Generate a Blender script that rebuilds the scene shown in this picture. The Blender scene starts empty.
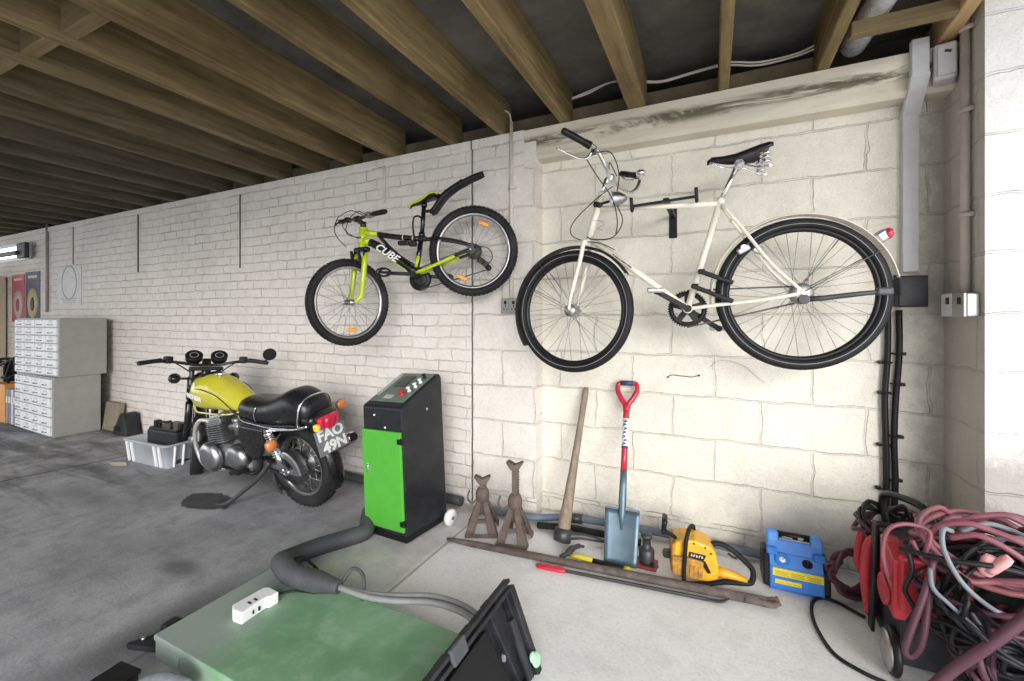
import bpy, bmesh, math, random
from mathutils import Vector as V, Matrix
random.seed(7)
PI = math.pi
SC = bpy.context.scene
COL = SC.collection

# ------------------------------------------------------------------ camera maths
F_PX, CX, CY, CAM_H, YAW = 427.0, 512.0, 317.0, 1.33, math.radians(25.3)
CS, SN = math.cos(YAW), math.sin(YAW)

def ray(u, v):
    a, b = (u - CX) / F_PX, -(v - CY) / F_PX
    return (-SN + a * CS, CS + a * SN, b)

def at(u, v, Y):
    """the place on the upright plane Y metres in front that the photo shows at (u, v)"""
    d = ray(u, v); t = Y / d[1]
    return V((d[0] * t, Y, CAM_H + d[2] * t))

def fl(u, v, z=0.0):
    """the place at height z that the photo shows at (u, v)"""
    d = ray(u, v); t = (z - CAM_H) / d[2]
    return V((d[0] * t, d[1] * t, z))

# ------------------------------------------------------------------ mesh building
def cr(pts, k=6, closed=False):
    """Catmull-Rom through points"""
    P = [V(p) for p in pts]
    n = len(P)
    out = []
    rng = range(n if closed else n - 1)
    for i in rng:
        if closed:
            a, b, c, d = P[(i - 1) % n], P[i], P[(i + 1) % n], P[(i + 2) % n]
        else:
            a = P[i - 1] if i > 0 else P[i] * 2 - P[i + 1]
            b, c = P[i], P[i + 1]
            d = P[i + 2] if i + 2 < n else P[i + 1] * 2 - P[i]
        for j in range(k):
            t = j / k
            out.append(0.5 * ((2 * b) + (c - a) * t + (2 * a - 5 * b + 4 * c - d) * t * t + (3 * b - a - 3 * c + d) * t ** 3))
    if not closed:
        out.append(P[-1])
    return out

class MB:
    def __init__(s, X=None):
        s.v, s.f, s.sm, s.mi = [], [], [], []
        s.X = X if X is not None else Matrix.Identity(4)
        s.cur = 0
    def add(s, vs, fs, smooth=True, X=None):
        o = len(s.v)
        M = s.X @ X if X is not None else s.X
        s.v += [M @ V(p) for p in vs]
        for f in fs:
            s.f.append([i + o for i in f]); s.sm.append(smooth); s.mi.append(s.cur)
        return s
    def frombm(s, bm, smooth, X=None):
        bm.verts.index_update()
        s.add([p.co.copy() for p in bm.verts], [[q.index for q in f.verts] for f in bm.faces], smooth, X)
        bm.free(); return s
    def box(s, c, size, rot=(0, 0, 0), bev=0.0, seg=2, X=None):
        bm = bmesh.new(); bmesh.ops.create_cube(bm, size=1.0)
        for p in bm.verts: p.co = V((p.co.x * size[0], p.co.y * size[1], p.co.z * size[2]))
        if bev > 0:
            bmesh.ops.bevel(bm, geom=bm.edges[:], offset=min(bev, min(size) * .49), segments=seg, profile=.5, affect='EDGES')
        R = Matrix.Rotation(rot[2], 4, 'Z') @ Matrix.Rotation(rot[1], 4, 'Y') @ Matrix.Rotation(rot[0], 4, 'X')
        T = Matrix.Translation(V(c)) @ R
        return s.frombm(bm, False, X @ T if X is not None else T)
    def bar(s, p, q, w, h, up=(0, 0, 1), bev=0.0):
        """rectangular bar between two points, w sideways, h along up"""
        p, q = V(p), V(q); d = q - p; L = d.length; d.normalize()
        side = d.cross(V(up)); side.normalize(); u2 = side.cross(d)
        M = Matrix((( d.x, side.x, u2.x, 0), (d.y, side.y, u2.y, 0), (d.z, side.z, u2.z, 0), (0, 0, 0, 1)))
        return s.box((0, 0, 0), (L, w, h), bev=bev, X=Matrix.Translation((p + q) / 2) @ M)
    def tube(s, pts, r, n=10, closed=False, caps=True, flat=None):
        P = [V(p) for p in pts]; m = len(P)
        R = r if isinstance(r, (list, tuple)) else [r] * m
        T = []
        for i in range(m):
            if closed: t = P[(i + 1) % m] - P[(i - 1) % m]
            else: t = P[min(i + 1, m - 1)] - P[max(i - 1, 0)]
            if t.length < 1e-9: t = V((0, 0, 1))
            T.append(t.normalized())
        ref = V((0, 0, 1)) if abs(T[0].z) < .9 else V((0, 1, 0))
        nrm = (ref - T[0] * ref.dot(T[0])).normalized()
        vs, fs = [], []
        for i in range(m):
            nrm = nrm - T[i] * nrm.dot(T[i])
            if nrm.length < 1e-6: nrm = T[i].orthogonal()
            nrm.normalize(); bi = T[i].cross(nrm)
            for k in range(n):
                a = 2 * PI * k / n
                if flat: vs.append(P[i] + nrm * math.cos(a) * R[i] * flat[0] + bi * math.sin(a) * R[i] * flat[1])
                else: vs.append(P[i] + (nrm * math.cos(a) + bi * math.sin(a)) * R[i])
        for i in range(m if closed else m - 1):
            j = (i + 1) % m
            for k in range(n):
                k2 = (k + 1) % n
                fs.append((i * n + k, i * n + k2, j * n + k2, j * n + k))
        s.add(vs, fs, True)
        if caps and not closed:
            s.add([vs[k] for k in range(n)], [tuple(reversed(range(n)))], False)
            s.add([vs[(m - 1) * n + k] for k in range(n)], [tuple(range(n))], False)
        return s
    def cyl(s, p, q, r, r2=None, n=20, caps=True):
        return s.tube([p, q], [r, r if r2 is None else r2], n, caps=caps)
    def lathe(s, prof, o=(0, 0, 0), ax=(0, 0, 1), n=28, smooth=True, caps=True):
        """profile [(radius, height)] turned about axis ax through o"""
        a = V(ax).normalized(); e = a.orthogonal().normalized(); g = a.cross(e); o = V(o)
        vs, fs = [], []
        for r, h in prof:
            for k in range(n):
                t = 2 * PI * k / n
                vs.append(o + a * h + (e * math.cos(t) + g * math.sin(t)) * r)
        for i in range(len(prof) - 1):
            for k in range(n):
                k2 = (k + 1) % n
                fs.append((i * n + k, i * n + k2, (i + 1) * n + k2, (i + 1) * n + k))
        s.add(vs, fs, smooth)
        if caps:
            if prof[0][0] > 1e-6: s.add(vs[:n], [tuple(reversed(range(n)))], False)
            if prof[-1][0] > 1e-6: s.add(vs[-n:], [tuple(range(n))], False)
        return s
    def ring(s, prof, R, n=48, ax='Y', o=(0, 0, 0), a0=0, a1=2 * PI):
        """closed cross-section [(dr, dh)] swept round a circle of radius R about ax through o"""
        full = abs(a1 - a0 - 2 * PI) < 1e-6; m = len(prof); vs, fs = [], []
        N = n if full else n + 1
        for k in range(N):
            t = a0 + (a1 - a0) * k / n
            for dr, dh in prof:
                r = R + dr
                if ax == 'Y': p = V((r * math.cos(t), dh, r * math.sin(t)))
                elif ax == 'Z': p = V((r * math.cos(t), r * math.sin(t), dh))
                else: p = V((dh, r * math.cos(t), r * math.sin(t)))
                vs.append(p + V(o))
        for k in range(n):
            k2 = (k + 1) % N if full else k + 1
            for i in range(m):
                i2 = (i + 1) % m
                fs.append((k * m + i, k * m + i2, k2 * m + i2, k2 * m + i))
        s.add(vs, fs, True)
        if not full:
            s.add(vs[:m], [tuple(range(m))], False); s.add(vs[-m:], [tuple(reversed(range(m)))], False)
        return s
    def torus(s, R, r, n=40, m=10, ax='Y', o=(0, 0, 0), a0=0, a1=2 * PI):
        return s.ring([(r * math.cos(2 * PI * i / m), r * math.sin(2 * PI * i / m)) for i in range(m)], R, n, ax, o, a0, a1)
    def prism(s, poly, h0, h1, plane='xz', bev=0.0, smooth=False, X=None):
        bm = bmesh.new()
        def pt(a, b, h):
            return V((a, h, b)) if plane == 'xz' else (V((a, b, h)) if plane == 'xy' else V((h, a, b)))
        lo = [bm.verts.new(pt(a, b, h0)) for a, b in poly]; hi = [bm.verts.new(pt(a, b, h1)) for a, b in poly]
        n = len(poly)
        bm.faces.new(lo); bm.faces.new(list(reversed(hi)))
        for i in range(n): bm.faces.new((lo[i], hi[i], hi[(i + 1) % n], lo[(i + 1) % n]))
        bmesh.ops.recalc_face_normals(bm, faces=bm.faces[:])
        if bev > 0:
            ed = [e for e in bm.edges if len(e.link_faces) == 2 and e.calc_face_angle(0) > .5]
            bmesh.ops.bevel(bm, geom=ed, offset=bev, segments=2, profile=.5, affect='EDGES')
        return s.frombm(bm, smooth, X)
    def ball(s, c, r, n=16, m=10):
        r = (r, r, r) if not isinstance(r, (tuple, list)) else r
        vs, fs = [V(c) + V((0, 0, -r[2]))], []
        for i in range(1, m):
            ph = -PI / 2 + PI * i / m
            for k in range(n):
                t = 2 * PI * k / n
                vs.append(V(c) + V((r[0] * math.cos(ph) * math.cos(t), r[1] * math.cos(ph) * math.sin(t), r[2] * math.sin(ph))))
        vs.append(V(c) + V((0, 0, r[2]))); top = len(vs) - 1
        for k in range(n):
            k2 = (k + 1) % n
            fs.append((0, 1 + k2, 1 + k)); b = 1 + (m - 2) * n; fs.append((top, b + k, b + k2))
            for i in range(m - 2): fs.append((1 + i * n + k, 1 + i * n + k2, 1 + (i + 1) * n + k2, 1 + (i + 1) * n + k))
        return s.add(vs, fs, True)
    def loft(s, rings, smooth=True, closed=True, caps=True):
        m = len(rings[0]); vs = [V(p) for r in rings for p in r]; fs = []
        for i in range(len(rings) - 1):
            for k in range(m if closed else m - 1):
                k2 = (k + 1) % m
                fs.append((i * m + k, i * m + k2, (i + 1) * m + k2, (i + 1) * m + k))
        s.add(vs, fs, smooth)
        if caps and closed:
            s.add(rings[0], [tuple(reversed(range(m)))], smooth); s.add(rings[-1], [tuple(range(m))], smooth)
        return s
    def build(s, name, mats, parent=None, sub=0, recalc=True):
        me = bpy.data.meshes.new(name)
        me.from_pydata(s.v, [], s.f); me.update()
        if not isinstance(mats, (list, tuple)): mats = [mats]
        for m in mats: me.materials.append(m)
        for p, sm, mi in zip(me.polygons, s.sm, s.mi):
            p.use_smooth = sm; p.material_index = mi
        if recalc:
            bm = bmesh.new(); bm.from_mesh(me)
            bmesh.ops.remove_doubles(bm, verts=bm.verts, dist=1e-5)
            bmesh.ops.recalc_face_normals(bm, faces=bm.faces[:]); bm.to_mesh(me); bm.free()
        o = bpy.data.objects.new(name, me); COL.objects.link(o)
        if parent: o.parent = parent
        if sub:
            md = o.modifiers.new('Subdivision', 'SUBSURF'); md.levels = md.render_levels = sub
        return o

def tag(o, label, cat, group=None):
    o['label'] = label; o['category'] = cat
    if group: o['group'] = group
    return o
def struct(o):
    o['kind'] = 'structure'; return o
def thing(name, label, cat, loc=(0, 0, 0), rz=0.0, group=None):
    o = bpy.data.objects.new(name, None); COL.objects.link(o); o.empty_display_size = .1
    o.location = loc; o.rotation_euler = (0, 0, rz)
    return tag(o, label, cat, group)
def dup(o, parent, mat=None):
    c = o.copy(); COL.objects.link(c); c.parent = parent
    if mat is not None: c.matrix_local = mat
    return c
def dup_tree(o, parent=None):
    c = o.copy(); COL.objects.link(c); c.parent = parent
    for ch in list(o.children): dup_tree(ch, c)
    return c
def lettering(name, body, size, M, mat, parent=None, ext=0.0008, shear=0.0, bold=0.0, align='CENTER', sx=1.0):
    cu = bpy.data.curves.new(name, 'FONT'); cu.body = body; cu.size = size; cu.extrude = ext
    cu.align_x = align; cu.align_y = 'CENTER'; cu.shear = shear; cu.offset = bold
    t = bpy.data.objects.new(name, cu); COL.objects.link(t)
    me = bpy.data.meshes.new_from_object(t.evaluated_get(bpy.context.evaluated_depsgraph_get()))
    bpy.data.objects.remove(t)
    me.materials.clear(); me.materials.append(mat)
    o = bpy.data.objects.new(name, me); COL.objects.link(o)
    if parent: o.parent = parent
    o.matrix_local = M @ Matrix.Diagonal((sx, 1, 1, 1))
    return o
def frame(o, x, y):
    """matrix whose local x / y run along the given directions"""
    x = V(x).normalized(); y = V(y); y = (y - x * y.dot(x)).normalized(); z = x.cross(y)
    return Matrix(((x.x, y.x, z.x, o[0]), (x.y, y.y, z.y, o[1]), (x.z, y.z, z.z, o[2]), (0, 0, 0, 1)))

# ------------------------------------------------------------------ materials
def hexc(c): return (*c, 1.0)
class N:
    """small node-graph helper"""
    def __init__(s, name):
        s.m = bpy.data.materials.new(name); s.m.use_nodes = True; s.t = s.m.node_tree
        s.b = s.t.nodes['Principled BSDF']; s.co = s.t.nodes.new('ShaderNodeTexCoord')
    def n(s, k, **kw):
        x = s.t.nodes.new(k)
        for a, b in kw.items(): setattr(x, a, b)
        return x
    def l(s, a, b): s.t.links.new(a, b); return a
    def put(s, sock, v):
        if hasattr(v, 'is_output') or isinstance(v, bpy.types.NodeSocket): s.l(v, sock)
        else: sock.default_value = v
    def noise(s, scale, detail=4, rough=.6, vec=None, dist=0):
        x = s.n('ShaderNodeTexNoise'); x.inputs['Scale'].default_value = scale; x.inputs['Detail'].default_value = detail
        x.inputs['Roughness'].default_value = rough; x.inputs['Distortion'].default_value = dist
        s.l(vec if vec else s.co.outputs['Object'], x.inputs['Vector']); return x.outputs['Fac']
    def ramp(s, fac, stops):
        x = s.n('ShaderNodeValToRGB'); e = x.color_ramp.elements
        while len(e) < len(stops): e.new(.5)
        for i, (p, c) in enumerate(stops):
            e[i].position = p; e[i].color = (c, c, c, 1) if not isinstance(c, (tuple, list)) else (*c[:3], 1)
        s.l(fac, x.inputs['Fac']); return x.outputs['Color']
    def mix(s, f, a, b, mode='MIX'):
        x = s.n('ShaderNodeMix', data_type='RGBA', blend_type=mode)
        s.put(x.inputs[0], f); s.put(x.inputs[6], a); s.put(x.inputs[7], b); return x.outputs[2]
    def math(s, op, a, b=0.0, c=None, clamp=False):
        x = s.n('ShaderNodeMath', operation=op, use_clamp=clamp); s.put(x.inputs[0], a); s.put(x.inputs[1], b)
        if c is not None: s.put(x.inputs[2], c)
        return x.outputs[0]
    def smooth(s, v, a, b):
        x = s.n('ShaderNodeMapRange', interpolation_type='SMOOTHSTEP'); s.put(x.inputs[0], v)
        x.inputs[1].default_value = a; x.inputs[2].default_value = b; return x.outputs[0]
    def bump(s, h, strength=.3, dist=.01, normal=None):
        x = s.n('ShaderNodeBump'); x.inputs['Strength'].default_value = strength; x.inputs['Distance'].default_value = dist
        s.l(h, x.inputs['Height'])
        if normal: s.l(normal, x.inputs['Normal'])
        return x.outputs['Normal']
    def set(s, **kw):
        names = dict(col='Base Color', rough='Roughness', metal='Metallic', normal='Normal', spec='Specular IOR Level', trans='Transmission Weight', ior='IOR', coat='Coat Weight', alpha='Alpha')
        for k, v in kw.items(): s.put(s.b.inputs[names[k]], v)
        return s.m

def mat(name, col, rough=.5, metal=0.0, var=.12, scale=14.0, dirt=None, damt=.35, dscale=6.0, bump=0.0, bscale=60.0, spec=.5, coat=0.0, stretch=None):
    """paint / metal / plastic with uneven tone, optional dirt patches and fine relief"""
    g = N(name)
    vec = None
    if stretch:
        mp = g.n('ShaderNodeMapping'); mp.inputs['Scale'].default_value = stretch; g.l(g.co.outputs['Object'], mp.inputs['Vector']); vec = mp.outputs['Vector']
    f = g.noise(scale, 5, .6, vec)
    lo = tuple(c * (1 - var) for c in col); hi = tuple(min(1, c * (1 + var)) for c in col)
    c = g.ramp(f, [(.3, lo), (.7, hi)])
    if dirt:
        d = g.ramp(g.noise(dscale, 6, .65, vec), [(.52 - .25 * damt, 0.0), (.52 + .35 * (1 - damt), 1.0)])
        c = g.mix(g.math('MULTIPLY', d, min(1, damt * 1.6)), c, hexc(dirt))
    r = g.ramp(g.noise(scale * 1.7, 3), [(.3, max(0, rough - .08)), (.7, min(1, rough + .08))])
    kw = dict(col=c, rough=r, metal=metal, spec=spec, coat=coat)
    if bump: kw['normal'] = g.bump(g.noise(bscale, 5), bump, .004)
    return g.set(**kw)

M = {}
def defmats():
    M['black_plastic'] = mat('black_plastic', (.008, .008, .009), .42, spec=.35, bump=.05)
    M['black_dusty'] = mat('black_dusty', (.014, .0145, .017), .5, spec=.35, dirt=(.07, .07, .077), damt=.35)
    M['rubber'] = mat('rubber', (.010, .010, .012), .62, spec=.3, dirt=(.035, .034, .035), damt=.3, bump=.15, bscale=90)
    M['tyre_grey'] = mat('tyre_grey', (.012, .012, .013), .7, spec=.3, dirt=(.055, .053, .052), damt=.35, bump=.2, bscale=80)
    M['chrome'] = mat('chrome', (.86, .86, .88), .2, 1.0, var=.1, dirt=(.35, .31, .27), damt=.25)
    M['header_chrome'] = mat('header_chrome', (.8, .79, .77), .36, .75, var=.12, dirt=(.4, .36, .3), damt=.25)
    M['alloy'] = mat('alloy', (.52, .52, .53), .38, 1.0, var=.15, dirt=(.2, .19, .18), damt=.35)
    M['dull_alloy'] = mat('dull_alloy', (.33, .33, .34), .45, .85, var=.2, dirt=(.1, .1, .1), damt=.45, dscale=12)
    M['steel_dark'] = mat('steel_dark', (.075, .075, .08), .5, .6, dirt=(.06, .048, .04), damt=.4)
    M['spoke'] = mat('spoke', (.3, .3, .31), .35, .9)
    M['cream_paint'] = mat('cream_paint', (.83, .78, .66), .3, var=.04, coat=.3)
    M['kid_green'] = mat('kid_green', (.5, .63, .015), .3, var=.06, coat=.4)
    M['kid_black'] = mat('kid_black', (.007, .007, .008), .3, var=.1, coat=.4)
    M['white_print'] = mat('white_print', (.85, .85, .84), .5, var=.03)
    M['amber'] = mat('amber', (.85, .33, .03), .25, var=.1, coat=.5)
    M['amber_dark'] = mat('amber_dark', (.62, .2, .05), .25, var=.1, coat=.5)
    M['yellow_lens'] = mat('yellow_lens', (.9, .6, .05), .25, var=.1, coat=.5)
    M['red_lens'] = mat('red_lens', (.62, .02, .07), .18, var=.1, coat=.6)
    M['tank_yellow'] = mat('tank_yellow', (.55, .5, .035), .22, var=.08, coat=.5, dirt=(.42, .38, .2), damt=.2)
    M['seat_vinyl'] = mat('seat_vinyl', (.011, .011, .013), .32, bump=.12, bscale=220, dirt=(.03, .03, .032), damt=.2)
    M['panel_black'] = mat('panel_black', (.01, .01, .011), .28, spec=.4, dirt=(.04, .04, .041), damt=.3, coat=.2)
    M['machine_green'] = mat('machine_green', (.085, .42, .04), .4, var=.06, dirt=(.13, .38, .09), damt=.2)
    M['machine_black'] = mat('machine_black', (.012, .013, .016), .42, spec=.4, dirt=(.05, .053, .06), damt=.3)
    M['console'] = mat('console', (.10, .16, .12), .35, dirt=(.25, .3, .27), damt=.35)
    M['rust'] = mat('rust', (.12, .088, .074), .85, .2, var=.3, scale=22, dirt=(.23, .18, .15), damt=.4, dscale=14, bump=.3)
    M['rust_bar'] = mat('rust_bar', (.115, .088, .078), .8, .25, var=.3, scale=26, dirt=(.26, .21, .18), damt=.4, dscale=14, bump=.25)
    M['old_wood'] = mat('old_wood', (.27, .21, .155), .75, var=.3, scale=9, stretch=(6, 6, .8), dirt=(.12, .1, .08), damt=.3, bump=.2)
    M['spade_red'] = mat('spade_red', (.5, .02, .045), .35, var=.08, coat=.2)
    M['spade_blue'] = mat('spade_blue', (.03, .05, .17), .45)
    M['spade_steel'] = mat('spade_steel', (.12, .18, .23), .42, .45, dirt=(.24, .28, .3), damt=.35)
    M['saw_orange'] = mat('saw_orange', (.86, .43, .02), .4, var=.06, dirt=(.2, .11, .03), damt=.3, dscale=16)
    M['saw_dirty'] = mat('saw_dirty', (.5, .24, .03), .55, var=.25, dirt=(.1, .06, .03), damt=.5, dscale=22)
    M['blue_plastic'] = mat('blue_plastic', (.035, .2, .62), .4, var=.07)
    M['blue_light'] = mat('blue_light', (.09, .28, .72), .45, var=.07)
    M['yellow_label'] = mat('yellow_label', (.85, .68, .03), .5, var=.05)
    M['red_plastic'] = mat('red_plastic', (.5, .025, .035), .4, var=.1, dirt=(.3, .03, .04), damt=.3)
    M['pink_cable'] = mat('pink_cable', (.27, .085, .105), .5, var=.25, scale=9, dirt=(.14, .06, .07), damt=.4)
    M['maroon_cable'] = mat('maroon_cable', (.095, .032, .05), .5, var=.2, scale=6)
    M['grey_cable'] = mat('grey_cable', (.19, .205, .23), .5, var=.15, scale=6)
    M['black_cable'] = mat('black_cable', (.009, .009, .011), .5, spec=.35)
    M['grey_hose'] = mat('grey_hose', (.055, .058, .066), .65, dirt=(.13, .13, .135), damt=.35)
    M['light_hose'] = mat('light_hose', (.27, .27, .27), .6, dirt=(.15, .15, .15), damt=.3)
    M['blue_hose'] = mat('blue_hose', (.16, .22, .3), .6, dirt=(.09, .095, .1), damt=.45, dscale=8)
    M['white_plastic'] = mat('white_plastic', (.85, .85, .86), .4, var=.03)
    M['grey_trunking'] = mat('grey_trunking', (.55, .55, .56), .5, var=.06, dirt=(.4, .38, .36), damt=.25)
    M['conduit'] = mat('conduit', (.74, .69, .61), .5, var=.05, dirt=(.5, .45, .38), damt=.25)
    M['dirty_conduit'] = mat('dirty_conduit', (.42, .37, .32), .55, var=.08, dirt=(.25, .21, .18), damt=.3)
    M['socket_steel'] = mat('socket_steel', (.42, .41, .4), .35, .6, var=.1)
    M['cabinet'] = mat('cabinet', (.36, .36, .33), .5, var=.05, dirt=(.29, .29, .26), damt=.25)
    M['drawer_white'] = mat('drawer_white', (.9, .91, .92), .45, var=.04)
    M['cream_door'] = mat('cream_door', (.72, .62, .47), .5, var=.04)
    M['paper_red'] = mat('paper_red', (.55, .12, .16), .6)
    M['paper_navy'] = mat('paper_navy', (.1, .09, .16), .6)
    M['paper_pale'] = mat('paper_pale', (.74, .71, .7), .6, dirt=(.6, .58, .58), damt=.3)
    M['ink_pale'] = mat('ink_pale', (.78, .68, .6), .6, var=.2, scale=30)
    M['ink_yellow'] = mat('ink_yellow', (.7, .62, .3), .6, var=.25, scale=30)
    M['ink_grey'] = mat('ink_grey', (.5, .48, .48), .6)
    M['orange_box'] = mat('orange_box', (.85, .38, .08), .5)
    M['bag'] = mat('bag', (.25, .27, .31), .3, var=.35, scale=20, bump=.5, bscale=25)
    M['mint'] = mat('mint', (.4, .72, .45), .5)
    M['dark_glass'] = mat('dark_glass', (.012, .02, .018), .08, coat=.5)
    M['dial'] = mat('dial', (.02, .05, .04), .25)
    M['silver_foil'] = mat('silver_foil', (.85, .86, .88), .3, .35, var=.1)
    M['brown_card'] = mat('brown_card', (.3, .25, .19), .8)
    g = N('clear_plastic')
    g.set(col=(.82, .85, .9, 1), rough=.35, trans=.55, ior=1.2, alpha=.75)
    M['clear_plastic'] = g.m
    g = N('window_glow'); g.b.inputs['Emission Color'].default_value = (.92, .96, 1, 1); g.b.inputs['Emission Strength'].default_value = 5.0
    M['window_day'] = g.m
    # rough-sawn timber, grain along Y
    for nm, c0, c1, st in (('joist_wood', (.11, .072, .032), (.41, .305, .145), (9, .8, 9)), ('pale_wood', (.42, .26, .12), (.6, .42, .22), (9, .8, 9)), ('cross_wood', (.17, .12, .06), (.34, .26, .14), (.8, 9, 9))):
        g = N(nm); mp = g.n('ShaderNodeMapping'); mp.inputs['Scale'].default_value = st
        ge = g.n('ShaderNodeNewGeometry'); g.l(ge.outputs['Position'], mp.inputs['Vector'])
        f = g.noise(2.2, 7, .65, mp.outputs['Vector'], .6)
        c = g.ramp(f, [(.25, c0), (.55, tuple((a + b) / 2 for a, b in zip(c0, c1))), (.78, c1)])
        st2 = g.ramp(g.noise(1.3, 5, .6, ge.outputs['Position']), [(.42, 0.0), (.66, 1.0)])
        c = g.mix(g.math('MULTIPLY', st2, .5), c, hexc(tuple(x * .45 for x in c0)))
        if nm == 'joist_wood':   # greyer towards the far end: the dimness there put into the colour
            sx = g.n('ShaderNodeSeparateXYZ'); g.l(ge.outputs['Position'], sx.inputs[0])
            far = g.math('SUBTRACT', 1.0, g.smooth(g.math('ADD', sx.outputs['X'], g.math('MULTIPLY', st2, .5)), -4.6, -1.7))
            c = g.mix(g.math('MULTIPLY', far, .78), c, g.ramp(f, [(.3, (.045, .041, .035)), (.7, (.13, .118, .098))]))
        M[nm] = g.set(col=c, rough=.85, spec=.2, normal=g.bump(f, .5, .004))
defmats()
# ================================================================== THE ROOM
Y1, Y2 = 2.62, 2.745          # face of the brick part and pilaster / of the recessed block part
XC, XP = -1.55, -1.065        # movement joint / edge of the pilaster
TOP = 2.575

def wall_mat(name, horiz, x0, tint=(.86, .815, .735), bricks=None, grime=None, lowdark=None):
    """painted masonry: bricks left of x = bricks and in the lowest courses, big blocks elsewhere"""
    g = N(name)
    ge = g.n('ShaderNodeNewGeometry'); sp = g.n('ShaderNodeSeparateXYZ'); g.l(ge.outputs['Position'], sp.inputs[0])
    X, Z = sp.outputs[horiz], sp.outputs['Z']
    wob = g.math('MULTIPLY', g.math('SUBTRACT', g.noise(2.2, 4, .6, ge.outputs['Position']), .5), .035)
    wob2 = g.math('MULTIPLY', g.math('SUBTRACT', g.noise(22, 3, .6, ge.outputs['Position']), .5), .012)
    wob3 = g.math('MULTIPLY', g.math('SUBTRACT', g.noise(6.5, 3, .6, ge.outputs['Position']), .5), .03)
    Zw = g.math('ADD', Z, g.math('ADD', wob, g.math('ADD', wob2, wob3))); Xw = g.math('ADD', X, g.math('SUBTRACT', wob, g.math('MULTIPLY', wob3, 2.0)))
    def masonry(w, h, ox, oz, mort, sm):
        cb = g.n('ShaderNodeCombineXYZ')
        g.put(cb.inputs[0], g.math('SUBTRACT', Xw, ox - 40 * w)); g.put(cb.inputs[1], g.math('SUBTRACT', Zw, oz - 20 * h))
        b = g.n('ShaderNodeTexBrick'); b.offset = .5; b.offset_frequency = 2
        b.inputs['Scale'].default_value = 1; b.inputs['Brick Width'].default_value = w; b.inputs['Row Height'].default_value = h
        b.inputs['Mortar Size'].default_value = mort; b.inputs['Mortar Smooth'].default_value = sm; b.inputs['Bias'].default_value = 0
        b.inputs['Color1'].default_value = (1, 1, 1, 1); b.inputs['Color2'].default_value = (.955, .955, .955, 1); b.inputs['Mortar'].default_value = (0, 0, 0, 1)
        g.l(cb.outputs[0], b.inputs['Vector']); return b.outputs['Fac'], b.outputs['Color']
    fb, cb_ = masonry(.235, .083, .04, .02, .0045, .35)
    fk, ck = masonry(.47, .2437, x0, .37, .006, .4)
    if bricks is None:
        sel = g.math('LESS_THAN', Z, .126)
    else:
        a = g.math('LESS_THAN', X, bricks)
        lowz = g.math('LESS_THAN', Z, .126)
        hi = g.math('MULTIPLY', g.math('GREATER_THAN', Z, 2.31), g.math('LESS_THAN', X, XP - .08))
        sel = g.math('MAXIMUM', g.math('MAXIMUM', a, lowz), hi)
    mort = g.mix(sel, fk, fb)
    patch = g.ramp(g.noise(3.1, 5, .6, ge.outputs['Position']), [(.36, .35), (.62, 1.0)])     # joints partly clogged with paint
    mo = g.math('MULTIPLY', mort, patch)
    gone = g.ramp(g.noise(4.5, 6, .7, ge.outputs['Position']), [(.47, .04), (.62, 1.0)])
    mcol = g.math('MULTIPLY', mo, gone)
    line = g.noise(11, 5, .7, ge.outputs['Position'])
    f2 = g.noise(1.1, 6, .62, ge.outputs['Position'])
    base = g.ramp(f2, [(.28, tuple(c * .88 for c in tint)), (.5, tint), (.75, tuple(min(1, c * 1.05) for c in tint))])
    speck = g.ramp(g.noise(38, 4, .7, ge.outputs['Position']), [(.64, 0.0), (.8, 1.0)])
    base = g.mix(g.math('MULTIPLY', speck, .3), base, (.5, .45, .39, 1))
    # damp and soot: a band under the wall head, and splash by the floor
    st = g.ramp(g.noise(5, 6, .7, ge.outputs['Position']), [(.45, 0.0), (.72, 1.0)])
    grain = g.noise(130, 3, .7, ge.outputs['Position'])
    base = g.mix(1.0, base, g.ramp(grain, [(.3, .86), (.5, 1.0), (.7, 1.06)]), 'MULTIPLY')
    blot = g.ramp(line, [(.38, .93), (.6, 1.0)]); base = g.mix(1.0, base, blot, 'MULTIPLY')
    if grime is not None:
        gm = g.math('MULTIPLY', g.smooth(g.math('ADD', X, g.math('MULTIPLY', g.math('SUBTRACT', line, .5), .3)), grime - .08, grime + .1), .85)
        base = g.mix(gm, base, (.36, .33, .28, 1))
    if lowdark is not None:
        ld = g.math('SUBTRACT', 1.0, g.smooth(g.math('ADD', Z, g.math('MULTIPLY', g.math('SUBTRACT', line, .5), .25)), lowdark - .08, lowdark + .08))  # darker below the given height
        base = g.mix(g.math('MULTIPLY', ld, .8), base, (.33, .30, .27, 1))
    low = g.math('SUBTRACT', 1.0, g.smooth(Z, .0, .42))
    base = g.mix(g.math('MULTIPLY', g.math('MULTIPLY', st, low), .75), base, (.42, .39, .36, 1))
    base = g.mix(g.math('MULTIPLY', mcol, g.mix(sel, (.32, .32, .32, 1), (.6, .6, .6, 1))), base, (.27, .24, .2, 1))
    if bricks is not None:
        crack = g.math('SUBTRACT', 1.0, g.smooth(g.math('ABSOLUTE', g.math('SUBTRACT', g.math('ADD', X, wob2), bricks)), .003, .008))
        base = g.mix(g.math('MULTIPLY', crack, .85), base, (.07, .06, .05, 1))
        mo = g.math('MAXIMUM', mo, crack)
    h = g.math('ADD', g.math('MULTIPLY', g.math('SUBTRACT', 1.0, mo), 1.0), g.math('MULTIPLY', g.noise(30, 6, .7, ge.outputs['Position']), .42))
    h = g.math('ADD', h, g.math('MULTIPLY', g.noise(6, 4, .6, ge.outputs['Position']), .5))
    return g.set(col=base, rough=.72, spec=.3, normal=g.bump(h, 1.0, .016))

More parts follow.
